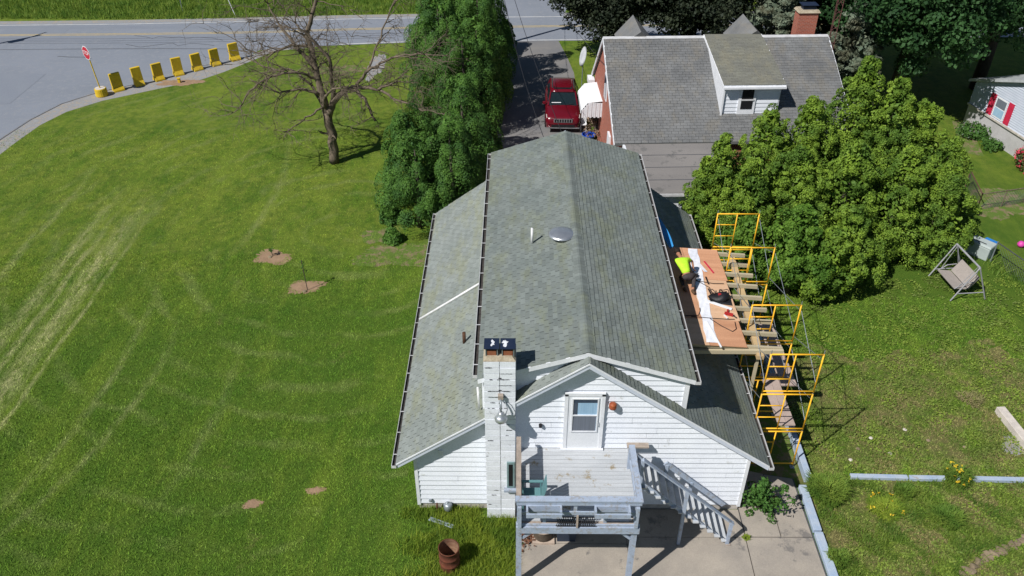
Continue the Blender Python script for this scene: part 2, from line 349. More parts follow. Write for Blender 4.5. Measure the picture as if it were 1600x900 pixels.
def solo(mb, name, m, label, cat, loc, group=None, **kw):     # a thing that is one mesh, origin at its base
    ORG['__solo'] = loc
    me = bpy.data.meshes.new(name); me.from_pydata([tuple(np.array(p)-np.array(loc)) for p in mb.v], [], mb.f)
    me.materials.append(M[m] if isinstance(m, str) else m)
    if kw.get('smooth'): me.polygons.foreach_set('use_smooth', [True]*len(me.polygons))
    o = bpy.data.objects.new(name, me); col.objects.link(o); o.location = loc
    return tag(o, label, cat, group)
def npmesh(name, V, F, m, parent=None, kind=None, label=None):
    """V (n,3), F (k,4 or 3)"""
    off = root_off(parent) if parent is not None else 0
    me = bpy.data.meshes.new(name); V = np.asarray(V, np.float32)-off; F = np.asarray(F, np.int32); k = F.shape[1]
    me.vertices.add(len(V)); me.vertices.foreach_set('co', V.astype(np.float32).ravel())
    me.loops.add(F.size); me.loops.foreach_set('vertex_index', F.ravel())
    me.polygons.add(len(F)); me.polygons.foreach_set('loop_start', np.arange(0, F.size, k, dtype=np.int32))
    try: me.polygons.foreach_set('loop_total', np.full(len(F), k, np.int32))
    except Exception: pass
    me.materials.append(M[m] if isinstance(m, str) else m); me.update(calc_edges=True)
    me.polygons.foreach_set('use_smooth', np.zeros(len(F), bool)); me.validate()
    return link(bpy.data.objects.new(name, me), parent, kind, label)
def sheet(name, pts, z, m, kind='structure'):
    mb = MB(); mb.add([(x, y, z) for x, y in pts], [list(range(len(pts)))])
    return mb.build(name, m, None, kind)
def ribbon(pts, w):
    L, Rr = [], []
    for i, p in enumerate(pts):
        a = np.array(pts[max(i-1, 0)]); b = np.array(pts[min(i+1, len(pts)-1)]); t = b-a; t = t/np.linalg.norm(t); n = np.array((-t[1], t[0]))
        L.append(tuple(np.array(p)+n*w/2)); Rr.append(tuple(np.array(p)-n*w/2))
    return Rr+L[::-1]
def blob(cx, cy, rx, ry, n=28, seed=0, irr=.25):
    r = random.Random(seed); n = n*3; jj = [r.uniform(.90, 1.10)*(.8 if r.random() < .08 else 1) for _ in range(n)]; ph = [r.uniform(0, 6.28) for _ in range(5)]
    return [(cx+rx*jj[i]*(1+irr*sum(sin(k*a+ph[k-2])/k for k in (2, 3, 4, 5)))*cos(a), cy+ry*jj[i]*(1+irr*sum(sin(k*a+ph[k-2])/k for k in (2, 3, 4, 5)))*sin(a)) for i, a in enumerate([2*pi*i/n for i in range(n)])]

# ---------------------------------------------------------------- foliage helpers
def unit(v): return v/(np.linalg.norm(v, axis=-1, keepdims=True)+1e-9)
def leaves(P, N, size, aspect=1.6, jit=.6):
    """rhombic leaf faces at P facing roughly N"""
    n = len(P); N = unit(N+jit*rng.normal(size=(n, 3))); A = unit(np.cross(N, rng.normal(size=(n, 3)))); B = np.cross(N, A)
    s = size*rng.uniform(.6, 1.35, (n, 1)); a = A*s*.5*aspect**.5; b = B*s*.5/aspect**.5
    V = np.stack([P-a, P-b*1.0+a*.1, P+a, P+b*1.0+a*.1], 1).reshape(-1, 3)
    return V, np.arange(4*n).reshape(n, 4)
def puffs(C, r, n_per, zs=1.0, up=.35, shell=.25, out=None, ob=.8):
    """points on the outer skin of spherical clumps; C (m,3), r (m,)"""
    m = len(C); D = unit(rng.normal(size=(m, n_per, 3))); D[..., 2] = D[..., 2]+up
    if out is not None: D = unit(D)+ob*out[:, None, :]
    D = unit(D)
    rad = r[:, None, None]*(1-shell*rng.random((m, n_per, 1))**1.5)
    P = C[:, None, :]+D*rad*np.array([1, 1, zs]); return P.reshape(-1, 3), D.reshape(-1, 3)
def cone_tree(name, label, cat, x, y, h, r, leafm, group, prof=None, npuff=150, per=90, pr=(.28, .5), size=.13, zs=1.5, base=.0, bark='barkdark', ell=1.0, irr=.2, jit=.6, shell=.25, core=14):
    t = thing(name, label, cat, (x, y, 0), group)
    prof = prof or (lambda u: (1-u)**.75*min(1, .55+u*4))
    u = rng.random(npuff*3); keep = rng.random(npuff*3) < np.array([prof(a) for a in u])/1.0; u = u[keep][:npuff]; k = len(u)
    ang = rng.uniform(0, 2*pi, k); ph = rng.uniform(0, 6.28, 3)
    rr = r*np.array([prof(a) for a in u])*(.84+irr*np.sin(2*ang+ph[0]+3*u)+.6*irr*np.sin(5*ang+ph[1]-6*u))*rng.uniform(.82, 1.08, k)
    C = np.stack([x+rr*np.cos(ang), y+ell*rr*np.sin(ang), base+h*(.02+.93*u)], 1)
    pr_ = rng.uniform(*pr, k)*(.75+.35*(1-u))
    P, D = puffs(C, pr_, per, zs, .35, shell, np.stack([np.cos(ang), np.sin(ang), 0*ang+.25], 1), .75)
    V1, F1 = leaves(P, D, size, 1.6, jit)
    # inner foliage closes the crown
    m = npuff*core; u2 = rng.random(m)*.9; a2 = rng.uniform(0, 2*pi, m); q = r*(.66 if core > 9 else .5)*np.array([prof(a) for a in u2])*np.sqrt(rng.random(m))
    Pi = np.stack([x+q*np.cos(a2), y+ell*q*np.sin(a2), base+h*u2+.1], 1); V2, F2 = leaves(Pi, rng.normal(size=(m, 3)), max(size, .08)*2.0)
    V = np.vstack([V1, V2]); V[:, 2] = np.maximum(V[:, 2], .02)
    npmesh('crown', V, np.vstack([F1, F2+len(V1)]), leafm, t)
    MB().tube([(x, y, 0), (x+.05, y, h*.4), (x, y, h*.85)], [r*.11, r*.07, .02], 8).build('trunk', bark, t, smooth=True)
    return t
def round_tree(name, label, x, y, h, r, leafm, group, cz=None, rz=None, npuff=220, per=110, pr=(.6, 1.1), size=.2, inner=9, bark='barkdark', cat='tree', limbs=7):
    t = thing(name, label, cat, (x, y, 0), group); cz = cz or h-(rz or r*.8); rz = rz or r*.8
    D = unit(rng.normal(size=(npuff, 3))); lob = 1+.16*np.sin(3*D[:, 0]*2+1)+.13*np.sin(5*D[:, 1]+2*D[:, 2])
    C = np.array([x, y, cz])+D*np.array([r, r, rz])*(lob*rng.uniform(.62, 1.0, npuff))[:, None]
    P, N = puffs(C, rng.uniform(*pr, npuff), per, .75, .3, .35); V1, F1 = leaves(P, N, size, 1.3)
    m = npuff*inner; Q = np.array([x, y, cz])+unit(rng.normal(size=(m, 3)))*np.array([r, r, rz])*(.75*rng.random((m, 1))**.5); V2, F2 = leaves(Q, rng.normal(size=(m, 3)), size*2.4)
    npmesh('crown', np.vstack([V1, V2]), np.vstack([F1, F2+len(V1)]), leafm, t)
    tr = MB().tube([(x, y, 0), (x+.1, y, cz*.5), (x, y, cz)], [r*.075, r*.055, r*.03], 10); tr.build('trunk', bark, t, smooth=True)
    for i in range(limbs):
        a = 2*pi*i/limbs+.4; lb = MB(); z0 = cz*(.45+.06*i)
        lb.tube([(x, y, z0), (x+r*.35*cos(a), y+r*.35*sin(a), z0+rz*.35), (x+r*.7*cos(a), y+r*.7*sin(a), z0+rz*.8)], [r*.035, r*.022, .02], 6)
        lb.build('limb', bark, t, smooth=True)
    return t
def blades(P, h, w, m, name, parent=None, kind=None, lean=.45, label=None):
    n = len(P); a = rng.uniform(0, 2*pi, n); H = h*rng.uniform(.5, 1.3, n); l = H*lean*rng.normal(size=n)
    s = np.stack([np.cos(a), np.sin(a), np.zeros(n)], 1)*(w*rng.uniform(.6, 1.2, n))[:, None]
    b = rng.uniform(0, 2*pi, n); T = P+np.stack([np.cos(b)*l, np.sin(b)*l, H], 1)
    V = np.stack([P-s, P+s, T], 1).reshape(-1, 3)
    return npmesh(name, V, np.arange(3*n).reshape(n, 3), m, parent, kind, label)

# ================================================================ THE SETTING
sheet('lawn', [(-300,-60),(300,-60),(300,500),(-300,500)], 0, 'lawn')
near = [(-70,56.6),(-36.6,56.98),(-25.4,57.3),(-18.4,57.2),(-13,58.2),(-7.5,58.85),(2.3,59.25),(15,59.7),(36,60.3),(90,62.0)]
far = [(-70,62.0),(-39.5,62.6),(-29.8,63.0),(-20.2,63.7),(-13.5,64.3),(-6.8,64.7),(1,64.96),(15,65.5),(36,66.3),(90,68.0)]
sheet('road', near+far[::-1], .012, 'asphalt')
sheet('side_road', [(-70,57.2),(-36.6,57.2),(-18.2,57.4),(-18.6,56.2),(-20.6,53.7),(-23.2,51.6),(-26.6,49.6),(-28.1,47.7),(-28.9,45.3),(-29.3,42.8),(-29.6,38),(-30,30),(-30.5,0),(-70,0)], .008, 'asphalt')
sheet('gravel_shoulder', [(-17.9,57.3),(-18.6,56.2),(-20.6,53.7),(-23.2,51.6),(-26.6,49.6),(-28.1,47.7),(-28.9,45.3),(-29.3,42.8),(-29.6,38),(-30,30),(-30.5,0),(-29.6,0),(-29.0,30),(-28.5,38),(-28.2,42.2),(-27.9,44.6),(-27.2,46.5),(-25.7,48.2),(-22.8,50.2),(-20.9,51.4),(-19.6,53.0),(-18.2,55.2),(-17.2,57.0),(-14,58.0),(-13.2,58.3)], .004, 'gravel')
sheet('side_street', [(-2.2,64.6),(3.5,64.9),(6.5,80),(-7.5,80)], .009, 'asphalt')
sheet('road_shoulder', [(-70,62.0)]+[(a,b-.1) for a,b in far[1:-1]]+[(90,68),(90,68.5)]+[(a,b+.75) for a,b in far[1:-1]][::-1]+[(-70,62.8)], .006, 'gravel')
ctr = [((a[0]+b[0])/2, (a[1]+b[1])/2+.35) for a, b in zip(near, far)]
ctr[3] = (-19.3,60.95); ctr[5] = (-7.3,62.1)
for d in (-.13, .13): sheet('center_line', ribbon([(a, b+d) for a, b in ctr], .13), .017, 'yellow_line')
sheet('edge_line', ribbon([(a, b+.18) for a, b in near[4:]], .13), .017, 'white_line')
sheet('edge_line', ribbon([(a, b-.25) for a, b in far], .12), .017, 'white_line')
sheet('tar_seam', ribbon([(-60,57.1),(-36.6,57.15),(-25.4,57.45),(-18.4,57.35)], .07), .018, 'tar')
sheet('tar_seam', ribbon([(-29.4,40),(-29.2,42.8),(-28.8,45.3),(-28.0,47.7),(-26.5,49.5),(-24.6,50.9)], .08), .012, 'tar')
for k in range(3): sheet('tar_seam', ribbon([(-50+3*k,58.3+k*.5),(-30,58.5+.45*k),(-21,58.9+.5*k),(-9,59.9+.5*k)], .05), .018, 'tar')
sheet('driveway', [(-1.6,59.3),(2.9,59.5),(3.4,56),(3.72,53),(3.7,50),(3.9,46),(4.1,42),(4.4,36),(4.2,31.2),(-1.7,31.2),(-1.5,40),(-1.35,50)], .004, 'drive')
for (px_, py_, pw_, ph_) in ((-36,60.2,2.4,1.3),(-27,59.2,1.6,.9),(-33,50,1.8,2.6),(-14,60.6,1.5,1.0),(-45,58,3,1.2)): sheet('road_patch', [(px_-pw_,py_-ph_),(px_+pw_,py_-ph_*.9),(px_+pw_*.97,py_+ph_),(px_-pw_,py_+ph_*.95)], .0155, 'asphalt_dark')
for k in range(14):
    x0, y0 = rng.uniform(-42,-20), rng.uniform(44,62); pts = [(x0, y0)]
    for q in range(9): pts.append((pts[-1][0]+rng.uniform(.3,1.2), pts[-1][1]+rng.normal()*.35))
    pts = [q for q in pts if q[0] < -29.3 or q[1] > 57.6]
    if len(pts) > 2: sheet('road_crack', ribbon(pts, .06), .020, 'tar')
for yy, xx0, xx1 in ((59.6,-60,-19),(61.9,-60,-22)): sheet('wheel_track', ribbon([(a, yy+.03*(a+40)*.4+.12*sin(a)) for a in np.linspace(xx0, xx1, 14)], .55), .0145, 'asphalt_dark')
# patio: concrete slabs with open joints over a dark bed
sheet('patio_bed', [(-.05,10.5),(8.9,10.5),(8.9,18.2),(6.9,18.6),(6.85,16.8),(-.05,16.8)], .004, 'tar')
g = .018
def slab(poly): MB().prism(poly, .008, .05).build('patio_slab', 'concrete', None, 'structure')
slab([(.12,10.5),(3.3-g,10.5),(3.3-g,15.5),(.12,15.5)]); slab([(3.3,10.5),(6.74,10.5),(6.80,14.4),(6.83,15.75),(3.3,15.75)])
slab([(.12,15.5+g),(3.3-g,15.5+g),(3.3-g,16.8),(.12,16.8)]); slab([(3.3,15.75+g),(6.83,15.75+g),(6.84,16.8),(3.3,16.8)])
slab([(6.77,10.5),(8.84,10.5),(8.84,15.76),(6.86,15.76),(6.83,14.4)])
slab([(6.87,15.8),(7.9,15.8),(7.95,18.25),(6.9,18.55)]); slab([(7.93,15.8),(8.84,15.8),(8.84,18.05),(7.98,18.22)])
# dug strip along the house wall, littered ground under the scaffold
sheet('dirt_strip', [(6.9,18.5),(8.9,18.1),(9.1,18.2),(9.4,22),(9.6,31),(6.9,31)], .006, 'mulch')
for i, (x, y, rx, ry) in enumerate([(-10.95,30.8,.78,.62),(-9.0,28.55,.82,.45),(-12.0,53.4,1.6,1.0),(-21.9,51.15,1.5,.5)]):
    sheet('dirt_patch', blob(x, y, rx, ry, 30, i+3, .3), .005, 'dirt' if i < 2 or i == 3 else 'mulch')
sheet('gravel_patch', blob(-9.6, 54.2, .55, 2.4, 26, 9, .2), .006, 'gravel')
sheet('dirt_patch', blob(-8.2, 16.95, .28, .2, 18, 21, .3), .005, 'dirt'); sheet('dirt_patch', blob(-6.35, 17.5, .3, .16, 18, 22, .3), .005, 'dirt')
sheet('litter_bed', blob(-5.3, 31.0, 1.7, 1.1, 34, 12, .35), .005, 'mulch'); sheet('litter_bed', blob(-6.3, 32.6, .8, .8, 30, 14, .35), .006, 'mulch')
sheet('litter_bed', blob(23.6, 36.0, 1.6, 1.7, 26, 17, .2), .005, 'mulch')
sheet('litter_bed', blob(16.9, 19.6, .7, .4, 20, 18, .3), .005, 'gravel')
sheet('flower_bed', [(25.4,41),(26.5,45.5),(25.6,45.6),(24.4,41.5)], .004, 'mulch')

# grass as geometry: short blades near the camera, longer weeds in places
def field(n, x0, x1, y0, y1):
    return np.stack([rng.uniform(x0, x1, n), rng.uniform(y0, y1, n), np.zeros(n)], 1)
def outside(P):
    x, y = P[:, 0], P[:, 1]
    bad = (x > -3.0) & (x < 6.9) & (y > 16.8) & (y < 31)                 # house
    bad |= (x > .1) & (x < 9.2) & (y < 18.3)
    bad |= (x > -1.1) & (x < .1) & (y > 16.4) & (y < 17)
    bad |= (x > 6.85) & (x < 9.3) & (y > 16) & (y < 31)
    for cx, cy, rx, ry in ((-10.95,30.8,.6,.44),(-9,28.55,.62,.32),(-8.2,16.95,.22,.15),(-6.35,17.5,.22,.1)):
        bad |= ((x-cx)/rx)**2+((y-cy)/ry)**2 < 1
    return P[~bad]
P = np.vstack([field(160000,-19,-.0,12.5,21), field(130000,-23,-2.5,21,31), field(60000,-29,-4,31,44), field(45000,9,17.5,13.5,19), field(75000,9.2,20,18,28)])
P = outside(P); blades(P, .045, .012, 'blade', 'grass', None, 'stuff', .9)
P = outside(np.vstack([field(26000,9.2,17,14.4,18.0), field(9000,9.3,18,18.3,27), field(7000,-2.6,.05,14.3,16.8)]))
den = np.sin(P[:, 0]*2.1+1)*np.sin(P[:, 1]*2.7)+.6*np.sin(P[:, 0]*5+P[:, 1]*4); P = P[(den > .15) | (P[:, 0] < 1)]
blades(P, .17, .012, L_TALL, 'weeds', None, 'stuff', .7)
P = field(15000,-3.6,.05,13.7,16.8); P = P[rng.random(len(P)) < np.clip((P[:, 0]+3.4+.5*np.sin(P[:, 1]*5))/1.3, .0, 1)]; P = outside(P); blades(P, .26, .011, L_TALLY, 'weeds', None, 'stuff', .6)
P = field(42000,-45,-3,63.6,73); P = P[P[:, 1] > 63.9+np.clip((P[:, 0]+25)*.1, 0, 1.6)]; blades(P, .34, .03, L_TALL, 'meadow_grass', None, 'stuff', .45)

m_ = 900; cx_ = rng.uniform(9.4, 21.5, m_); cy_ = rng.uniform(13.6, 29.5, m_); rr_ = rng.uniform(.08, .38, m_); npl = (rr_*160).astype(int)
Q = np.concatenate([np.stack([cx_[i]+rr_[i]*rng.normal(size=npl[i])*.6, cy_[i]+rr_[i]*rng.normal(size=npl[i])*.6, rng.uniform(.01, .03+rr_[i]*.22, npl[i])], 1) for i in range(m_)]); Q = outside(Q)
Vg, Fg = leaves(Q, np.tile((0, 0, 1.), (len(Q), 1)), .065, 1.4, .5); npmesh('ground_cover', Vg, Fg, L_GC, None, 'stuff')

# ================================================================ WHITE HOUSE
XA, ZA, SL = 1.92, 6.19, .72            # lower gable: ridge x, ridge z, slope
YF, YR = 16.52, 30.85                   # rake to rake
YW = 16.82                              # front wall
house = thing('white_house', 'white clapboard house with grey-green shingle roof, in the middle of the photo', 'house', (1.92, 24, 0))
# concrete base and plain wall cores
MB().box(-2.98, 6.83, YW+.03, 30.5, 0, .28).build('foundation', 'foundation', house)
wm = MB(); wm.add([(-2.97,YW+.03,.28),(6.81,YW+.03,.28),(6.81,YW+.03,2.6),(XA,YW+.03,6.05),(-2.97,YW+.03,2.6),
                   (-2.97,30.5,.28),(6.81,30.5,.28),(6.81,30.5,2.6),(XA,30.5,6.05),(-2.97,30.5,2.6)],
                  [(0,1,2,3,4),(9,8,7,6,5),(0,4,9,5),(1,6,7,2)])
wm.build('wall', 'siding', house)
um = MB(); um.add([(-.9,17.0,3.6),(4.71,17.0,3.6),(4.71,17.0,5.24),(1.9,17.0,6.12),(-.9,17.0,5.24),
                   (-.9,30.3,3.6),(4.71,30.3,3.6),(4.71,30.3,5.24),(1.9,30.3,6.12),(-.9,30.3,5.24)],
                  [(0,1,2,3,4),(9,8,7,6,5),(0,4,9,5),(1,6,7,2)])
um.build('wall', 'siding', house)
def clap_front(x0b, x1b, x0t, x1t, z0, z1, y, m='siding', parent=house, name='siding_board'):
    mb = MB(); mb.add([(x0b,y-.045,z0),(x1b,y-.045,z0),(x1t,y-.006,z1),(x0t,y-.006,z1),(x0b,y+.01,z0),(x1b,y+.01,z0),(x1t,y+.01,z1),(x0t,y+.01,z1)],
                      [(0,1,2,3),(0,4,5,1),(0,3,7,4),(1,5,6,2),(3,2,6,7)])
    return mb.build(name, m, parent)
z = .28; ex = .205
while z < 6.0:
    z1 = min(z+ex, 6.02)
    lim = lambda zz: (max(-2.99, XA-(6.06-zz)/SL), min(6.83, XA+(6.06-zz)/SL))
    (a0, b0), (a1, b1) = lim(z), lim(z1)
    cuts = sorted(c_ for c_ in rng.uniform(-2.6, 6.4, 2) if max(a0, a1)+.4 < c_ < min(b0, b1)-.4)
    if len(cuts) == 2 and cuts[1]-cuts[0] < .6: cuts = cuts[:1]
    ed = [None]+cuts+[None]
    for e0, e1 in zip(ed[:-1], ed[1:]):
        clap_front(a0 if e0 is None else e0+.003, b0 if e1 is None else e1-.003, a1 if e0 is None else e0+.003, b1 if e1 is None else e1-.003, z, z1, YW+.02+rng.uniform(-.004, .004))
    z = z1
z = 3.9
while z < 6.1:
    z1 = min(z+.19, 6.12); lim = lambda zz: (max(-.9, 1.9-(6.14-zz)/.312), min(4.72, 1.9+(6.14-zz)/.312))
    (a0, b0), (a1, b1) = lim(z), lim(z1); clap_front(a0, b0, a1, b1, z, z1, 16.99); z = z1
for x, d in ((-2.98, -1), (6.82, 1)):
    mb = MB(); z = .28
    while z < 2.35: mb.add([(x+d*.025,16.9,z),(x+d*.025,30.5,z),(x,30.5,z+ex),(x,16.9,z+ex)], [(0,1,2,3)]); z += ex
    mb.build('side_siding', 'siding', house, 'stuff')
MB().box(-3.03,-2.93,YW-.03,YW+.07,.2,2.5).build('corner_trim', 'trim', house)
MB().box(6.77,6.87,YW-.03,YW+.07,.2,2.5).build('corner_trim', 'trim', house)
MB().box(4.62,4.76,16.93,17.05,4.05,5.26).build('corner_trim', 'trim', house)
MB().box(-.95,-.85,16.93,17.05,4.0,5.26).build('corner_trim', 'trim', house)
# roof decks
def slopeslab(xr, zr, xe, ze, y0, y1, th, m, name, x_in=None, mmat=None):
    mb = MB(); mb.hexa([(xr,y0,zr-th),(xe,y0,ze-th),(xe,y1,ze-th),(xr,y1,zr-th)][::1] if xe > xr else [(xe,y0,ze-th),(xr,y0,zr-th),(xr,y1,zr-th),(xe,y1,ze-th)],
                       [(xr,y0,zr),(xe,y0,ze),(xe,y1,ze),(xr,y1,zr)] if xe > xr else [(xe,y0,ze),(xr,y0,zr),(xr,y1,zr),(xe,y1,ze)])
    return mb.build(name, m, house)
EL, ER, ZE = XA-5.38, XA+5.38, ZA-5.38*SL
slopeslab(XA, ZA-.02, EL, ZE-.02, YF+.02, YR-.02, .09, 'roofdeck', 'roof_deck')
slopeslab(XA, ZA-.02, ER, ZE-.02, YF+.02, YR-.02, .09, 'roofdeck', 'roof_deck')
UX, UZ, US = 1.9, 6.32, .325; UF, UR = 16.8, 30.45; UH = 2.93; UE = UZ-UH*US
slopeslab(UX, UZ-.02, UX-UH, UE-.02, UF+.02, UR-.02, .08, 'roofdeck', 'roof_deck')
slopeslab(UX, UZ-.02, UX+UH, UE-.02, UF+.02, UR-.02, .08, 'roofdeck', 'roof_deck')
# soffit undersides and fascia boards on the rakes
def rake(x0, z0, x1, z1, y, h, t, m='fascia'):
    mb = MB(); d = h
    mb.add([(x0,y-t,z0-d),(x1,y-t,z1-d),(x1,y-t,z1),(x0,y-t,z0),(x0,y,z0-d),(x1,y,z1-d),(x1,y,z1),(x0,y,z0)],
           [(0,1,2,3),(7,6,5,4),(0,4,5,1),(3,2,6,7),(0,3,7,4),(1,5,6,2)])
    mb.build('fascia_board', m, house)
for s in (-1, 1):
    rake(XA, ZA+.0, XA+s*5.40, ZE+.0, YF+.015, .17, .03); rake(XA, ZA-.03, XA+s*5.40, ZE-.03, YR+.03, .14, .03)
    rake(XA, ZA+.02, XA+s*5.41, ZE+.02, YF-.0155, .05, .02, 'trim')
    rake(UX, UZ, UX+s*(UH+.03), UE, UF+.015, .15, .03, 'trim'); rake(UX, UZ-.03, UX+s*UH, UE-.03, UR+.03, .12, .03, 'trim')
    # soffit
    mb = MB(); mb.add([(XA,YF+.02,ZA-.125),(XA+s*5.38,YF+.02,ZE-.125),(XA+s*5.38,YW+.03,ZE-.125),(XA,YW+.03,ZA-.125)], [(0,1,2,3)]); mb.build('soffit', 'trim', house)
# shingles ------------------------------------------------------
SH_E, SH_W, SH_T = .138, .305, .010
def tab_geo(w_, e): # local (u,v,n) of one tab, a thin wedge
    return np.array([(0,0,.003),(w_,0,.003),(w_,e+.01,.001),(0,e+.01,.001),(0,0,SH_T+.004),(w_,0,SH_T+.004),(w_,e+.01,.006),(0,e+.01,.006)])
TF = np.array([(4,5,6,7),(0,1,5,4),(1,2,6,5),(3,0,4,7)])
def shingle_field(O, U, Vv, rects, e=SH_E, wd=SH_W, jit=.007, gap=.02, th=None):
    """tabs over rects (u0,u1,v0,v1) on plane O + u U + v V; returns vertex blocks"""
    Nn = np.cross(U, Vv); Nn = Nn if Nn[2] > 0 else -Nn; out = []
    for (u0, u1, v0, v1) in rects:
        k = 0; v = v0
        while v < v1-.03:
            off = (k % 2)*wd/2+.03*math.sin(k*1.7); u = u0-off
            ee = min(e, v1-v)
            while u < u1-.02:
                a, b = max(u, u0), min(u+wd-gap, u1)
                if b-a > .03:
                    gm = tab_geo(b-a, ee); gm[4:6, 2] += (th or 0); gm[4:, 2] += rng.uniform(0, jit); gm[[0,1,4,5], 1] += rng.uniform(-.006, .006)
                    out.append(O+np.outer(gm[:, 0]+a, U)+np.outer(gm[:, 1]+v, Vv)+np.outer(gm[:, 2], Nn))
                u += wd
            v += e; k += 1
    return out
def make_shingles(parent, blocks, m, n_obj):
    """the n_obj nearest the street-side viewer become single shingles, the rest one piece"""
    cen = np.array([b.mean(0) for b in blocks]); order = np.argsort(np.linalg.norm(cen-np.array([0, 0, 20.5]), axis=1))
    solo_i = set(order[:n_obj].tolist()); rest = [b for i, b in enumerate(blocks) if i not in solo_i]
    cache = {}
    for i in order[:n_obj]:
        b = blocks[i]; key = tuple(np.round((b-b[0]).ravel(), 2)); c = tuple(b[0])
        if key not in cache:
            me = bpy.data.meshes.new('shingle'); me.from_pydata([tuple(p) for p in (b-b[0])], [], [tuple(int(q) for q in f) for f in TF]); me.materials.append(M[m]); cache[key] = me
        o = bpy.data.objects.new('shingle', cache[key]); o.parent = parent; o.location = tuple(np.array(c)-root_off(parent)); col.objects.link(o)
    if rest:
        V = np.vstack(rest); F = (np.arange(len(rest))[:, None, None]*8+TF[None]).reshape(-1, 4)
        npmesh('shingles', V, F, m, parent, 'stuff')
def nrm(v): v = np.array(v, float); return v/np.linalg.norm(v)
Y1 = np.array([0, 1., 0]); LW = 5.42*math.hypot(1, SL)
vw = nrm((-1, 0, -SL)); 
def lower(s):   # s=-1 left, +1 right
    O = np.array([XA+s*5.42, YF-.01, ZA-5.42*SL]); V_ = nrm((-s, 0, SL)); wall = (5.42-2.84)*math.hypot(1, SL)
    return shingle_field(O, Y1, V_, [(0, YR-YF+.02, 0, wall+.04), (0, .50, wall+.04, LW)], th=.011 if s > 0 else 0)
UL = 2.97*math.hypot(1, US)
def upper(s):
    O = np.array([UX+s*2.97, UF-.01, UZ-2.97*US]); V_ = nrm((-s, 0, US)); return shingle_field(O, Y1, V_, [(0, UR-UF+.02, 0, UL)], th=.013 if s > 0 else 0)
make_shingles(house, lower(-1), 'shingle_low', 150); make_shingles(house, lower(1), 'shingle', 0)
make_shingles(house, upper(-1), 'shingle', 150); make_shingles(house, upper(1), 'shingle', 0)
# ridge caps
def ridge_caps(parent, xr, zr, s, y0, y1, n, m, wd=.17):
    me = bpy.data.meshes.new('ridge_cap'); L = .24; vs = []
    for y, zz in ((0, .022), (L, .010)):
        vs += [(-wd,y,-wd*s+zz),(-.03,y,-.018*s/.3*.3+zz+.004),(.03,y,-.018*s/.3*.3+zz+.004),(wd,y,-wd*s+zz)]
    me.from_pydata(vs, [], [(0,1,5,4),(1,2,6,5),(2,3,7,6)]+[]); me.materials.append(M[m])
    mod_t = .008
    step = (y1-y0)/n
    for i in range(n):
        o = bpy.data.objects.new('ridge_cap', me); o.parent = parent; o.location = tuple(np.array((xr, y0+i*step, zr+.012))-root_off(parent)); col.objects.link(o)
ridge_caps(house, UX, UZ, US, UF-.01, UR-.1, 84, 'shingle')
ridge_caps(house, XA, ZA, SL, YF-.01, YF+.24, 2, 'shingle_low', .13)
# gutters (open channels with hangers)
def gutter(x, z, y0, y1, s, parent, m='gutter', n_h=16, name='gutter', w_=.125, h_=.10):
    mb = MB(); o = x+s*w_
    mb.box(min(x, x+s*.006), max(x, x+s*.006), y0, y1, z-h_, z); mb.box(min(o, o+s*.012), max(o, o+s*.012), y0, y1, z-h_, z+.006)
    mb.box(min(x, o), max(x, o), y0, y1, z-h_-.006, z-h_)
    mb.box(min(x, o+s*.012), max(x, o+s*.012), y0-.006, y0, z-h_, z+.004); mb.box(min(x, o), max(x, o), y1, y1+.006, z-h_, z)
    gt = mb.build(name, m, parent)
    MB().box(min(x+s*.008, o-s*.004), max(x+s*.008, o-s*.004), y0+.01, y1-.01, z-h_, z-h_+.035).build('gutter_dark_strip', 'gutter_in', gt)  # near-black strip along the channel floor
    for i in range(n_h):
        y = y0+(i+.5)*(y1-y0)/n_h; MB().box(min(x, o), max(x, o), y-.012, y+.012, z-.008, z+.004).build('gutter_hanger', m, gt)
gutter(XA-5.41, ZE-.02, YF-.05, YR-.05, -1, house); gutter(XA+5.41, ZE-.02, YF-.05, YR-.05, 1, house)
gutter(UX-2.97, UE-.03, UF+.2, UR-.03, -1, house, n_h=15); gutter(UX+2.97, UE-.03, UF-.03, UR-.03, 1, house, n_h=15)
# white down pipe laid across the lower roof
def low_pt(x, y, up=.0): return (x, y, ZA-abs(x-XA)*SL+up)
MB().tube([low_pt(-1.14,23.3,.07), low_pt(-2.3,23.3,.06), low_pt(-3.47,23.3,.06)], .042, 8).build('downpipe', 'pvc', house, smooth=True)
MB().tube([(-1.08,17.0,4.9),(-1.05,16.9,4.2)], .03, 8).build('downpipe', 'pvc', house, smooth=True)
MB().tube([low_pt(-1.68,20.5,-.05), low_pt(-1.68,20.5,.42)], .055, 10).build('vent_pipe', 'brownpipe', house, smooth=True, label='rusty brown vent pipe on the lower roof')
def up_pt(x, y, up=0): return (x, y, UZ-abs(x-UX)*US+up)
MB().tube([up_pt(0.48,22.86,-.05), up_pt(0.48,22.86,.60)], .042, 10).build('vent_pipe', 'pvc', house, smooth=True, label='white plastic vent pipe on the upper roof')
c = up_pt(1.43, 22.81)
dm = MB().lathe(c, [(.30,-.12),(.30,.10),(.44,.10),(.445,.125),(.36,.17),(.22,.20),(.07,.215),(.0,.215)], 28, False); dm.build('roof_vent', 'dome', house, smooth=True)
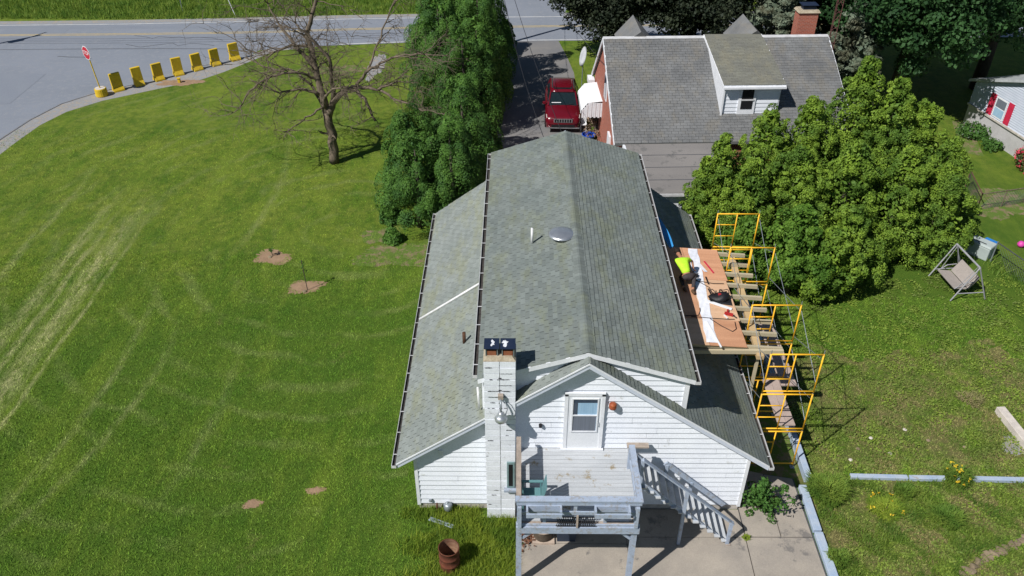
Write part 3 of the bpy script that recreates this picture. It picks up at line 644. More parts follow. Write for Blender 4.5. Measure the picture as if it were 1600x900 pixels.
# front door
def panel(x0, x1, z0, z1, y, t, m, name, parent=house, **k): return MB().box(x0, x1, y-t, y, z0, z1).build(name, m, parent, **k)
dx0, dx1, dz0, dz1 = 1.36, 2.42, 2.79, 4.90
door = panel(dx0+.07, dx1-.07, dz0, dz1-.07, YW-.03, .05, 'doorwhite', 'door')
for a in ((dx0-.03, dx0+.07, dz0, dz1), (dx1-.07, dx1+.03, dz0, dz1), (dx0-.03, dx1+.03, dz1-.07, dz1+.04)): panel(*a, YW-.028, .07, 'trim', 'door_casing')
wx0, wx1, wz0, wz1 = 1.57, 2.24, 3.50, 4.72
panel(wx0, wx1, wz0, wz1, YW-.0805, .003, 'curtain', 'curtain', door); panel(wx0+.01, wx1-.01, wz0, (wz0+wz1)/2, YW-.0845, .003, 'screen', 'screen', door)
for a in ((wx0-.04,wx0,wz0-.04,wz1+.04),(wx1,wx1+.04,wz0-.04,wz1+.04),(wx0,wx1,wz1,wz1+.04),(wx0,wx1,wz0-.04,wz0),(wx0,wx1,(wz0+wz1)/2-.02,(wz0+wz1)/2+.02)): panel(*a, YW-.078, .032, 'trim', 'window_frame', door)
panel(1.57, 1.70, 3.52, 4.70, YW-.0842, .003, 'glass', 'pane', door); panel(1.70, 2.24, 4.58, 4.70, YW-.0843, .003, 'glass', 'pane', door)
MB().tube([(2.29,YW-.085,3.72),(2.29,YW-.13,3.72),(2.29,YW-.13,3.86),(2.29,YW-.085,3.86)], .012, 6).build('handle', 'galv', door)
panel(1.28, 2.5, 2.74, 2.79, YW-.02, .12, 'trim', 'sill')
MB().lathe((2.66,YW-.13,4.40), [(.06,0),(.10,.03),(.11,.10),(.09,.12),(.11,.15),(.09,.20),(.02,.22)], 14).build('porch_lamp', 'redlamp', house, smooth=True)
MB().lathe((.68,YW-.07,3.62), [(.045,0),(.05,.04),(.05,.1)], 10).build('doorbell_box', 'black', house)
panel(-2.27, -2.15, 2.42, 2.62, YW-.01, .05, 'trim', 'wall_vent')
# deck-level timber nub on the wall
# chimney ------------------------------------------------------
CX0, CX1, CY0, CY1, CZ = -.88, -.02, 16.48, 17.22, 6.28
chim = MB().box(CX0+.03, CX1-.03, CY0+.03, CY1-.03, 0, CZ).build('chimney', 'mortar', house)
nb = 30; bh = CZ/nb
me_block = bpy.data.meshes.new('block'); bb = MB().box(0, (CX1-CX0)/2-.016, 0, .2, 0, bh-.02)
me_block.from_pydata(bb.v, [], bb.f); me_block.materials.append(M['block'])
me_side = bpy.data.meshes.new('block'); bb = MB().box(0, .2, 0, (CY1-CY0-.21)/2-.01, 0, bh-.012); me_side.from_pydata(bb.v, [], bb.f); me_side.materials.append(M['block'])
for i in range(nb):
    for j in range(2):
        o = bpy.data.objects.new('block', me_block); o.parent = chim; col.objects.link(o)
        o.location = tuple(np.array((CX0+j*(CX1-CX0)/2+.004, CY0+rng.uniform(-.006,.006), i*bh+.003+rng.uniform(0,.006)))-root_off(house)); o.rotation_euler = (0, rng.uniform(-.006,.006), rng.uniform(-.01,.01))
        o = bpy.data.objects.new('block', me_side); o.parent = chim; col.objects.link(o)
        o.location = tuple(np.array((CX1-.2+rng.uniform(0,.006), CY0+.208+j*(CY1-CY0-.21)/2, i*bh+.003))-root_off(house))
        if i > 18:
            o = bpy.data.objects.new('block', me_side); o.parent = chim; col.objects.link(o)
            o.location = tuple(np.array((CX0-rng.uniform(0,.006), CY0+.208+j*(CY1-CY0-.21)/2, i*bh+.003))-root_off(house))
ck = MB()
def crack(x, z, l, h_):
    n_ = 6; up_ = [(x+l*i/n_, CY0-.0105, z+h_*rng.uniform(.2, 1)) for i in range(n_+1)]; dn_ = [(x+l*i/n_, CY0-.0105, z-h_*rng.uniform(.1, .8)) for i in range(n_+1)]
    up_[0] = dn_[0]; up_[-1] = dn_[-1]
    for i in range(n_): ck.add([dn_[i], dn_[i+1], up_[i+1], up_[i]], [(0,1,2,3)])
for i in range(nb):
    z_ = i*bh
    if z_ < 3.2 and rng.random() > .25: continue
    for q in range(rng.integers(2, 5) if z_ > 4.2 else 1):
        crack(CX0+rng.uniform(.0, .6), z_, rng.uniform(.08, .26), rng.uniform(.010, .026))
    if z_ > 4 and rng.random() < .6: crack((CX0+CX1)/2-.04, z_+rng.uniform(-.03, .08), .09, .03)
ck.build('flaked_paint', 'black', chim, 'stuff')
cr = MB(); cr.hexa([(CX0,CY0,CZ),(CX1,CY0,CZ),(CX1,CY1,CZ),(CX0,CY1,CZ)], [(CX0+.1,CY0+.1,CZ+.10),(CX1-.1,CY0+.1,CZ+.10),(CX1-.1,CY1-.1,CZ+.10),(CX0+.1,CY1-.1,CZ+.10)]); cr.build('mortar_crown', 'crown', chim)
for k, x in enumerate((-.66, -.23)):
    MB().box(x-.12, x+.12, CY0+.14, CY0+.42, CZ+.05, CZ+.25).build('flue', 'flue', chim)
    for dxx in (-.15, .15): MB().box(x+dxx-.012, x+dxx+.012, CY0+.12, CY0+.44, CZ+.09, CZ+.36).build('cap_bracket', 'galv', chim)
    MB().hexa([(x-.20,CY0+.08,CZ+.35),(x+.20,CY0+.08,CZ+.35),(x+.20,CY0+.52,CZ+.35),(x-.20,CY0+.52,CZ+.35)], [(x-.20,CY0+.08,CZ+.37),(x+.20,CY0+.08,CZ+.37),(x+.20,CY0+.52,CZ+.37),(x-.20,CY0+.52,CZ+.37)]).build('flue_cap', 'cap', chim)
    MB().add([(px, py, CZ+.374) for px, py in blob(x+(.03 if k == 0 else -.08), CY0+.32, .055 if k == 0 else .09, .09, 16, 31+k, .8)], [list(range(48))]).build('droppings', 'splash', chim)
# flood lamp on the chimney
fl = MB().box(-.50,-.36,CY0-.12,CY0-.005,5.02,5.16).build('floodlight', 'rawwood', house)
MB().tube([(-.43,CY0-.1,5.05),(-.42,CY0-.22,4.92),(-.42,CY0-.28,4.75)], .025, 8).build('lamp_arm', 'galv', fl, smooth=True)
MB().tube([(-.40,CY0-.02,5.03),(-.30,CY0-.14,4.95),(-.24,CY0-.18,4.75),(-.30,CY0-.2,4.55)], .012, 6).build('lamp_cable', 'galv', fl, smooth=True)
MB().lathe((-.42,CY0-.28,4.42), [(.10,0),(.17,.02),(.18,.10),(.13,.17),(.10,.19),(.09,.27),(.04,.32)], 18).build('lamp_housing', 'dome', fl, smooth=True)
MB().lathe((-.42,CY0-.28,4.35), [(.04,0),(.10,.02),(.11,.08)], 14).build('lamp_glass', 'crown', fl, smooth=True)
# green framed hatch on the chimney foot
gx = MB().box(-.27, -.05, CY0-.05, CY0-.006, 1.42, 2.50).build('cleanout_door', 'green_window', house)
MB().box(-.22, -.10, CY0-.054, CY0-.051, 1.50, 2.42).build('door_recess', 'black', gx)
MB().box(-.36, -.0, CY0-.14, CY0-.01, 1.32, 1.40).build('ledge', 'bluegrey', gx)
# service pipes by the left wall
gm = thing('gas_meter', 'grey gas meter and pipes at the foot of the left white wall', 'gas meter', (-2.2, 16.72, 0))
MB().lathe((-2.08,16.66,.16), [(.10,0),(.13,.04),(.13,.20),(.09,.26)], 14).build('meter_body', 'galv', gm, smooth=True)
MB().tube([(-2.2,16.7,0),(-2.2,16.7,.34),(-2.08,16.68,.44)], .03, 8).build('pipe', 'galv', gm, smooth=True)
MB().tube([(-2.42,16.7,0),(-2.42,16.7,.38)], .03, 8).build('pipe', 'brownpipe', gm, smooth=True)
MB().lathe((-2.62,16.77,.40), [(.05,0),(.06,.04),(.04,.09)], 10).build('outlet', 'galv', gm)

# ================================================================ DECK AND STAIRS
DZ = 2.73
deck = thing('deck', 'raised blue-grey timber deck in front of the upstairs door', 'deck', (1.65, 15.4, 0))
for i in range(18):
    y0 = 14.20+i*.144; MB().box(.14+rng.uniform(-.01,.01), 3.22+rng.uniform(-.01,.01), y0, y0+.131, DZ-.032, DZ+rng.uniform(-.003,.003)).build('deck_board', 'deckboard', deck)
def dbox(x0, x1, y0, y1, z0, z1, m='bluegrey', name='rail', parent=None, **k): return MB().box(x0, x1, y0, y1, z0, z1).build(name, m, parent or deck, **k)
dbox(.0, 3.26, 14.02, 14.07, 2.42, 2.66, name='beam'); dbox(.0, 3.26, 14.075, 14.115, 2.44, 2.72, name='beam')
dbox(.02, 3.24, 14.12, 14.195, 2.62, 2.71, 'rawwood', 'joist')
for x in (.12, 1.6, 3.1): dbox(x, x+.05, 14.2, 16.75, 2.45, 2.69, 'rawwood', 'joist')
for x0, x1 in ((.0, .15), (3.08, 3.23)):
    dbox(x0, x1, 14.12, 14.27, 0.05, 2.60, name='post')
    dbox(x0+.02, x1-.02, 14.12, 14.23, 2.72, 3.62, name='rail_post')
for x0 in (.02, 3.12): dbox(x0, x0+.11, 16.0, 16.11, 2.45, 3.60, name='rail_post')
dbox(3.10, 3.24, 16.10, 16.24, 0.05, 2.44, name='post')
# diagonal braces under the beam
for x, s in ((.16, 1), (3.07, -1)): MB().bar((x,14.17,2.05), (x+s*.36,14.17,2.40), .05, .08).build('brace', 'bluegrey', deck)
# rails
dbox(-.02, 3.27, 14.06, 14.24, 3.62, 3.665, name='rail_cap')
dbox(.0, .13, 14.26, 16.35, 3.60, 3.645, 'rawwood', 'rail_cap', label='bare weathered left rail cap')
dbox(3.12, 3.27, 14.24, 16.05, 3.615, 3.66, name='rail_cap')
dbox(.01, 3.25, 14.085, 14.115, 3.47, 3.60); dbox(.10, 3.15, 14.10, 14.14, 3.08, 3.20)
dbox(.03, .07, 14.27, 16.0, 3.22, 3.5, 'rawwood'); dbox(.03, .07, 14.27, 16.0, 2.80, 3.02, 'rawwood')
dbox(3.17, 3.21, 14.27, 16.0, 3.40, 3.55); dbox(3.17, 3.21, 14.27, 16.0, 2.98, 3.10)
for x in (.70, 1.50, 2.30): dbox(x, x+.09, 14.14, 14.18, 2.72, 3.60, name='baluster')
# two window-box frames hung outside the rail
for x0 in (.26, 2.02):
    fb = MB(); 
    for a in ((x0,x0+.05,13.86,14.08,3.28,3.50),(x0+.87,x0+.92,13.86,14.08,3.28,3.50),(x0,x0+.92,13.83,13.87,3.28,3.42),(x0+.05,x0+.87,14.04,14.08,3.28,3.50)): fb.box(*a)
    fb.build('planter_frame', 'bluegrey', deck)
for x in (.05, 3.10): dbox(x, x+.09, 13.98, 14.06, 2.70, 3.48, name='baluster')
# loose plank lying over the rail by the wall, and a peg
solo(MB().box(3.16, 3.78, 16.52, 16.70, 3.02, 3.07), 'short_plank', 'rawwood', 'short pale plank end jutting from the deck by the house wall', 'plank', (3.4, 16.6, 3.02))
# iron grille and stake lying on the beam
gr = MB()
for i in range(17): gr.bar((1.06+i*.058,14.03,2.73), (1.14+i*.058,14.11,2.98), .014, .012); gr.bar((1.14+i*.058,14.035,2.73), (1.06+i*.058,14.115,2.98), .014, .012)
for y, z in ((14.03, 2.73), (14.07, 2.85), (14.11, 2.98)): gr.bar((1.04,y,z), (2.08,y,z), .018, .018)
solo(gr, 'iron_grille', 'black', 'black iron grille lying on the front beam of the deck', 'grille', (1.5, 14.1, 2.73))
solo(MB().bar((1.60,14.0,2.70), (1.60,14.06,3.12), .05, .03), 'wooden_stake', 'rawwood', 'small brown wooden stake standing beside the iron grille', 'stake', (1.6, 14.0, 2.7))
# stairs
st = thing('staircase', 'blue-grey wooden staircase going down from the deck to the concrete', 'stairs', (4.8, 16.1, 0))
SX0, SX1 = 3.42, 6.25; NS = 12
def sz(x): return DZ-(x-SX0)*(DZ/(SX1-SX0+.12))
for y in (15.60, 16.58):
    m_ = MB(); x0, x1 = 3.26, 6.36
    m_.add([(x0,y-.02,sz(x0)-.28),(x1,y-.02,max(.06,sz(x1)-.28)),(x1,y-.02,sz(x1)+.03),(x0,y-.02,sz(x0)+.03),(x0,y+.02,sz(x0)-.28),(x1,y+.02,max(.06,sz(x1)-.28)),(x1,y+.02,sz(x1)+.03),(x0,y+.02,sz(x0)+.03)],
           [(0,1,2,3),(7,6,5,4),(0,4,5,1),(1,5,6,2),(2,6,7,3),(3,7,4,0)]); m_.build('stringer', 'bluegrey', st)
for i in range(NS):
    x = SX0+.02+i*(SX1-SX0)/NS; zt = DZ-(i+1)*DZ/(NS+1)
    MB().box(x+.02, x+.185, 15.50, 16.56, zt-.035, zt).build('tread', 'deckboard', st)
MB().box(3.25, 3.46, 15.5, 16.6, DZ-.05, DZ-.01).build('landing', 'deckboard', st)
def sbar(p, q, w_=.04, h_=.13, name='handrail', m='bluegrey'): MB().bar(p, q, w_, h_).build(name, m, st)
for y, top in ((15.54, .92), (16.64, .42)):
    sbar((3.45 if y < 16 else 4.35,y,sz(3.45 if y < 16 else 4.35)+top), (6.30,y,sz(6.30)+top-.02), .12 if y < 16 else .05, .045 if y < 16 else .16, 'handrail')
    for x in ((3.44, 4.80, 6.24) if y < 16 else (4.4, 5.2)):
        zb = 0.05 if (x > 6 or (x > 4 and y < 16)) else sz(x)-.25
        sbar((x,y,zb), (x,y,sz(x)+top-.02), .09, .09, 'stair_post')
MB().box(6.2, 6.34, 15.46, 15.62, .05, .08).build('post_foot', 'rawwood', st)

# chair on the deck, things beneath it
ch = thing('garden_chair', 'teal plastic garden chair in the left corner of the deck', 'chair', (.42, 14.75, DZ))
MB().box(.20, .66, 14.55, 14.98, DZ+.36, DZ+.39).build('seat', 'teal', ch)
for i in range(5): MB().bar((.68,14.54+i*.098,DZ+.38), (.80,14.53+i*.10,DZ+.92), .085, .018, (1,0,0)).build('slat', 'teal', ch)
for y in (14.50, 15.02):
    MB().box(.12, .72, y-.04, y+.04, DZ+.58, DZ+.605).build('armrest', 'teal', ch)
    for x in (.18, .66): MB().bar((x,y,DZ), (x,y,DZ+.58), .04, .05).build('leg', 'teal', ch)
pl = thing('planter', 'tan rimmed brown planter of dead leaves under the deck', 'planter', (.80, 15.78, .05))
MB().box(.48, 1.14, 15.46, 16.08, .05, .12).build('base', 'planterrim', pl)
MB().lathe((.81,15.77,.12), [(.28,0),(.30,.05),(.29,.40),(.31,.46)], 20, False).build('tub', 'planter', pl, smooth=True)
MB().lathe((.81,15.77,.56), [(.25,.02),(.25,.05),(.33,.05),(.35,.03),(.35,-.02),(.30,-.03)], 20, False).build('rim', 'planterrim', pl, smooth=True)
Pq = np.stack([.81+.24*rng.uniform(-1,1,220), 15.77+.24*rng.uniform(-1,1,220), .53+.05*rng.random(220)], 1); V, F = leaves(Pq, np.tile((0,0,1.), (220,1)), .06); npmesh('leaf_litter', V, F, 'leaflitter', pl, 'stuff')
MB().lathe((.81,15.77,.50), [(.26,0),(.02,.04)], 16).build('soil', 'leaflitter', pl)
bx = thing('wheeled_bin', 'dark blue-grey wheeled bin standing in shade under the deck', 'bin', (1.55, 15.9, .05))
MB().hexa([(1.22,15.58,.05),(1.75,15.58,.05),(1.75,16.1,.05),(1.22,16.1,.05)], [(1.16,15.5,1.0),(1.82,15.5,1.0),(1.82,16.16,1.0),(1.16,16.16,1.0)]).build('body', 'navy', bx)
MB().hexa([(1.13,15.46,1.0),(1.85,15.46,1.0),(1.85,16.2,1.0),(1.13,16.2,1.0)], [(1.2,15.55,1.07),(1.78,15.55,1.07),(1.78,16.15,1.09),(1.2,16.15,1.09)]).build('lid', 'navy', bx)
lf = thing('leaf_pile', 'small pile of dry leaves beside the planter', 'leaves', (.35, 15.6, .05))
Pq = np.stack([.32+.14*rng.normal(size=260), 15.75+.22*rng.normal(size=260), .06+.1*rng.random(260)], 1); V, F = leaves(Pq, np.tile((0,0,1.), (260,1)), .07); npmesh('dry_leaves', V, F, 'leaflitter', lf, 'stuff')

# rusty barrel
bc = (-1.90, 14.72, 0)
ba = thing('barrel', 'open rusty steel barrel in the grass at the bottom edge', 'barrel', bc)
pr = [(.29,0),(.29,.02),(.285,.03),(.285,.27),(.30,.285),(.285,.30),(.285,.56),(.30,.575),(.285,.59),(.285,.86),(.302,.868),(.302,.885),(.285,.885)]
MB().lathe(bc, pr, 36, False).build('drum', 'rust', ba, smooth=True)
MB().lathe(bc, [(.0,.12),(.278,.10),(.278,.884)], 36, False).build('inside', 'rust_in', ba, smooth=True)
tr_ = MB(); 
for a, b, c_, d_ in ((-.05,.05,0,.006),(-.055,-.045,0,.05),(.045,.055,0,.05)): tr_.box(-.4, .4, a, b, c_, d_)
tr_.rot((0,0,0), R(-22)); tr_.v = [(x-2.27, y+16.22, z+.05) for x, y, z in tr_.v]
solo(tr_, 'gutter_offcut', 'timberblue', 'short pale blue-grey metal channel lying in the grass by the wall', 'gutter piece', (-2.27, 16.22, .05))

# ================================================================ CURBS, TIMBERS, STONES (right yard)
def beams(name, cat, label, pts, w_, h_, m, pname, nseg, z0=0):
    cx, cy = pts[0]; t = thing(name, label, cat, (cx, cy, 0))
    (xa, ya), (xb, yb) = pts
    for i in range(nseg):
        a, b = i/nseg, (i+1)/nseg; g_ = .004
        p = np.array((xa+(xb-xa)*(a+g_), ya+(yb-ya)*(a+g_), z0+h_/2)); q = np.array((xa+(xb-xa)*(b-g_), ya+(yb-ya)*(b-g_), z0+h_/2))
        MB().bar(p+rng.uniform(-.012,.012,3)*(1,1,.3), q+rng.uniform(-.012,.012,3)*(1,1,.3), w_, h_).build(pname, m, t, bevel=.012)
    return t
beams('painted_curb', 'curb', 'long blue painted curb between the concrete and the right garden', [(9.03,10.5),(9.05,17.75)], .25, .16, 'timberblue', 'curb_section', 4)
beams('garden_wall_timber', 'timber', 'low timber edging running beside the scaffold', [(9.30,17.9),(9.42,27.5)], .20, .30, 'timberblue', 'timber', 5)
beams('garden_border', 'border', 'faded blue timber border crossing the right garden', [(10.7,18.14),(16.3,18.02)], .16, .13, 'timberblue', 'timber', 3)
wt = beams('bleached_beam', 'beam', 'thick bleached white timber lying at the right edge of the photo', [(16.9,21.2),(17.15,18.6)], .30, .26, 'whitewood', 'timber', 1)
stn = thing('stone_edging', 'row of brown stones edging the grass at the bottom right corner', 'stones', (14, 15.3, 0))
for i in range(15):
    a = i/14; x, y = 12.6+a*2.9, 14.35+a*1.75+.12*sin(a*5)
    mb = MB(); s_ = rng.uniform(.9, 1.2); mb.lathe((0,0,0), [(.08,0),(.13,.04),(.12,.10),(.06,.14),(0,.15)], 9, False)
    mb.v = [(x+vx*s_*1.1*(1+.35*sin(17*vy+i)), y+vy*s_*(1+.3*cos(19*vx+i)), vz*s_*.55*(1+.4*sin(21*vx+5*i))) for vx, vy, vz in mb.v]; mb.rot((x,y,0), rng.uniform(0,3)); mb.build('stone', 'stone', stn)
for i, (x, y) in enumerate([(12.0,19.9),(11.4,19.4),(12.4,19.2),(13.9,19.8),(13.3,20.3),(15.0,19.5),(11.0,18.9)]):
    mb = MB().lathe((x,y,0), [(.05,0),(.075,.02),(.05,.04),(0,.045)], 7, False)
    solo(mb, 'rock', 'stone' if i % 2 else 'whitewood', ['white flat stone, leftmost-but-one of the upper loose stones','brown flat stone nearest above the left end of the timber border','white flat stone just above the blue timber border','brown stone loose in the grass, right of the white ones','white stone, farthest from the timber border','brown stone nearest to the bleached timber','white stone closest to the blue curb corner'][i], 'stone', (x,y,0), 'loose stones in the right garden')

def tuft(name, label, cat, x, y, r, n, h, m, group=None, lean=.7, flowers=None):
    t = thing(name, label, cat, (x, y, 0), group)
    rr = r*np.sqrt(rng.random(n))*.75; a = rng.uniform(0, 2*pi, n); P = np.stack([x+rr*np.cos(a), y+.8*rr*np.sin(a)*(1+.3*np.sin(3*a)), np.zeros(n)], 1); a = a+rng.normal(size=n)*.9
    k = len(P); d = np.stack([np.cos(a), np.sin(a), np.zeros(k)], 1); H = h*rng.uniform(.5, 1.1, k)
    V = []; F = []
    s = np.cross(d, (0,0,1))*.012; M1 = P+d*r*.12*rng.random((k,1))+np.stack([0*H,0*H,H*.65],1); T = P+d*(r*.38*rng.uniform(.2,1.3,k))[:,None]+rng.normal(size=(k,3))*.03+np.stack([0*H,0*H,H*.8],1)
    V = np.stack([P-s,P+s,M1+s,M1-s,T],1).reshape(-1,3); idx = np.arange(k)[:,None]*5
    Fq = np.hstack([idx+0,idx+1,idx+2,idx+3]); Ft = np.hstack([idx+3,idx+2,idx+4,idx+4])
    npmesh('foliage', V, np.vstack([Fq]), m, t); 
    npmesh('foliage', V, idx+np.array([[3,2,4]]), m, t)
    if flowers:
        nf, fm = flowers; q = r*np.sqrt(rng.random(nf))*.8; b = rng.uniform(0,2*pi,nf); Pf = np.stack([x+q*np.cos(b), y+q*np.sin(b), h*rng.uniform(.6,1.05,nf)],1)
        Vf, Ff = leaves(np.repeat(Pf, 4, 0)+rng.normal(size=(nf*4,3))*.015, np.tile((0,0,1.),(nf*4,1)), .06); npmesh('flowers', Vf, Ff, fm, t, 'stuff')
    return t
tuft('grass_clump', 'big arching clump of long grass beside the painted curb', 'grass clump', 9.75, 17.45, .75, 1500, .6, L_TALL)
tuft('grass_clump', 'smaller grass clump over the near end of the curb', 'grass clump', 9.35, 15.0, .4, 500, .4, L_TALL)
tuft('grass_clump', 'dark grass clump just below the blue timber border', 'grass clump', 12.2, 17.5, .4, 600, .4, L_TALL)
tuft('grass_clump', 'loose tall grass clump in the middle of the lower right garden', 'grass clump', 13.1, 16.5, .6, 700, .4, L_TALL)
tuft('dry_grass_clump', 'dry brown grass clump behind the bleached timber', 'grass clump', 16.2, 21.8, .55, 260, .2, L_DRY)
tuft('iris_clump', 'iris leaves with yellow flowers growing over the timber border', 'flowers', 14.1, 18.05, .55, 500, .5, L_TALL, flowers=(18, L_YFLOW))
tuft('weed_clump', 'yellow-flecked leafy weeds in the lower right garden', 'weeds', 11.4, 16.9, .65, 900, .22, L_TALLY, flowers=(12, L_YFLOW))
tuft('weed_clump', 'small dry weed at the corner of the concrete by the stair foot', 'weeds', 6.85, 15.75, .14, 90, .18, L_TALLY)
# leafy bush at the house corner
bu = thing('bush', 'leafy green bush at the right front corner of the white house', 'bush', (7.5, 16.85, 0))
C_ = np.array([7.5,16.85,.55])+rng.normal(size=(60,3))*(.30,.26,.28); C_[:,2] = np.abs(C_[:,2]); P, D = puffs(C_, rng.uniform(.10,.2,60), 34, .8); V, F = leaves(P, D, .085, 1.3); npmesh('foliage', V, F, L_BUSH, bu)
for i in range(7): MB().tube([(7.5,16.85,0),(7.5+.4*cos(i),16.85+.35*sin(i),.8)], .012, 4).build('stem', 'bark', bu)
# saplings in the two dirt patches
for i, (x, y, hh, lb) in enumerate(((-10.95,30.9,.35,'broken sapling stub in the farther round dirt patch'),(-8.85,28.3,1.5,'thin young sapling in the nearer round dirt patch'))):
    t = thing('sapling', lb, 'sapling', (x,y,0))
    MB().tube([(x,y,0),(x-.03,y,hh*.6),(x-.05,y+.03,hh)], .018, 5).build('stem', 'barkdark', t)
    C_ = np.array([x-.05,y,hh*.8])+rng.normal(size=(10,3))*(.08,.08,hh*.14); P, D = puffs(C_, np.full(10,.05), 5); V, F = leaves(P, D, .07); npmesh('leaves', V, F, L_CYP, t)
    MB().lathe((x-.1,y-.1,0), [(.10,0),(.08,.05),(0,.07)], 8, False).build('root_collar', 'stone', t)

# ================================================================ SCAFFOLD
sf = thing('scaffold', 'yellow tubular scaffold tower along the right side of the white house', 'scaffold', (8.2, 22.5, 0))
FX0, FX1, TOP, FP = 7.44, 8.98, 4.82, 1.58
def frame(y, k, lab=None, mirror=False):
    z0 = TOP-(3-k)*FP+.05; z1 = TOP-(2-k)*FP; mb = MB(); r_ = .025
    for x in (FX0, FX1): mb.tube([(x,y,z0-.0),(x,y,z1)], r_, 8)
    mb.tube([(FX0,y,z1-.02),(FX1,y,z1-.02)], r_, 8); mb.tube([(FX0,y,z0+.06),(FX1,y,z0+.06)], r_, 8)
    xa = FX0+.73 if not mirror else FX1-.73
    xe = FX0 if not mirror else FX1
    mb.tube([(xa,y,z0+.06),(xa,y,z1)], r_*.9, 8)
    for f_ in (.36, .68): mb.tube([(xe,y,z0+(z1-z0)*f_),(xa,y,z0+(z1-z0)*f_)], r_*.8, 6)
    o = mb.build('end_frame', 'yellow', sf, smooth=True)
    for x in (FX0, FX1): MB().tube([(x,y,z1),(x,y,z1+.13)], .014, 6).build('coupling_pin', 'galv', o)
    return o
FY = [18.58, 20.98, 24.32, 26.62]
for i, y in enumerate(FY):
    for k in range(3): frame(y, k)
    for x in (FX0, FX1):
        MB().tube([(x,y,.03),(x,y,.2)], .018, 6).build('screw_jack', 'galv', sf); MB().box(x-.07, x+.07, y-.07, y+.07, .012, .03).build('base_plate', 'galv', sf)
for i in range(3):
    ya, yb = FY[i], FY[i+1]
    for x in (FX0, FX1):
        for k in (0, 1, 2):
            zt = TOP-(2-k)*FP-.25; zb = zt-1.05
            MB().tube([(x+.03,ya,zt),(x+.03,yb,zb)], .011, 5).build('cross_brace', 'galv', sf); MB().tube([(x+.05,ya,zb),(x+.05,yb,zt)], .011, 5).build('cross_brace', 'galv', sf)
for x, y0, y1, lb in ((8.28,18.80,21.25,'front left scaffold plank, overlapping its neighbour'),(8.84,20.65,24.0,'rear right scaffold plank, farther along the walkway')):
    t = thing('scaffold_plank', lb, 'plank', (x+.27,(y0+y1)/2,1.66))
    for j in range(2): MB().box(x+j*.272, x+.265+j*.272, y0, y1, 1.665, 1.71).build('board', 'plank', t)

# new porch roof deck: joists, beam and plywood between the house and the scaffold
pf = thing('roof_framing', 'half-built plywood platform on timber joists beside the upper roof', 'roof framing', (6.6, 22.5, 2.6))
PX0, PX1, PY0, PY1, PZ = 4.9, 7.12, 19.80, 25.2, 4.10
def pz(x): return PZ+.11-(x-5.7)*.07
js = [19.84,20.56,21.2,21.85,22.5,23.17,23.83,24.47,25.10]
for i, y in enumerate(js): MB().hexa([(4.8,y-.045,pz(4.8)-.15),(8.24,y-.045,pz(8.24)-.15),(8.24,y+.045,pz(8.24)-.15),(4.8,y+.045,pz(4.8)-.15)], [(4.8,y-.045,pz(4.8)-.02),(8.24,y-.045,pz(8.24)-.02),(8.24,y+.045,pz(8.24)-.02),(4.8,y+.045,pz(4.8)-.02)]).build('joist', 'joist', pf)
MB().bar((7.52,19.55,pz(7.6)-.24), (7.78,25.35,pz(7.6)-.24), .22, .14).build('beam', 'beam', pf)
for y in (20.1, 22.6, 25.0): MB().box(7.60, 7.69, y-.045, y+.045, 0.02, pz(7.6)-.30).build('post', 'joist', pf)
MB().box(4.86, 8.25, 19.70, 19.785, 3.86, 4.0).build('rim_joist', 'joist', pf)
ye = [19.72, 21.05, 23.3, 25.25]; xs = [4.9, 5.95, 7.12]
for a in range(3):
    for b in range(2):
        x0, x1, y0, y1 = xs[b]+.006, xs[b+1]-.006, ye[a]+.008, ye[a+1]-.008
        if b == 1: x1 += .03*a*2+.0
        MB().hexa([(x0,y0,pz(x0)-.018),(x1,y0,pz(x1)-.018),(x1,y1,pz(x1)-.018),(x0,y1,pz(x0)-.018)], [(x0,y0,pz(x0)),(x1,y0,pz(x1)),(x1,y1,pz(x1)),(x0,y1,pz(x0))]).build('plywood_sheet', 'ply' if (a+2*b) % 3 else 'plylight', pf)
mm = MB(); x0 = lambda y: 6.17-(25.2-y)*.058; nseg = 18; vs = []; fs = []
for i in range(nseg+1):
    y = 19.85+(25.2-19.85)*i/nseg
    for j in range(5):
        x = x0(y)+.34*j/4+(.02*sin(i*2.1) if j in (0, 4) else 0); vs.append((x, y, pz(x)+.006+.010*abs(sin(i*1.9+j*1.3))))
for i in range(nseg):
    for j in range(4): fs.append((i*5+j, i*5+j+1, (i+1)*5+j+1, (i+1)*5+j))
solo(MB().add(vs, fs), 'membrane_strip', 'membrane', 'long white roofing membrane strip laid over the plywood', 'membrane', (6.1, 22.5, pz(6.1)))
solo(MB().add([(6.42,24.35,pz(6.4)+.012),(6.62,23.75,pz(6.6)+.014),(6.50,23.72,pz(6.5)+.03),(6.30,24.15,pz(6.3)+.02)], [(3,2,1,0)]), 'membrane_scrap', 'membrane', 'torn triangular white membrane scrap beside the strip', 'membrane', (6.45, 24, pz(6.4)))
solo(MB().bar((6.25,22.02,pz(6.3)+.03), (7.02,21.62,pz(7)+.03), .12, .02), 'white_board', 'white', 'narrow white trim board lying across the plywood by the tool bag', 'board', (6.6, 21.8, pz(6.6)))
solo(MB().bar((6.27,19.62,pz(6.3)+.03), (6.05,20.9,pz(6.1)+.035), .05, .03), 'white_strip', 'white', 'thin white metal strip sticking out past the near plywood edge', 'metal strip', (6.2, 20, pz(6.2)))
solo(MB().bar((6.62,24.4,pz(6.6)+.02), (6.82,23.7,pz(6.8)+.02), .05, .02), 'red_level', 'redshutter', 'reddish straightedge lying on the plywood near the worker', 'straightedge', (6.7, 24, pz(6.7)))
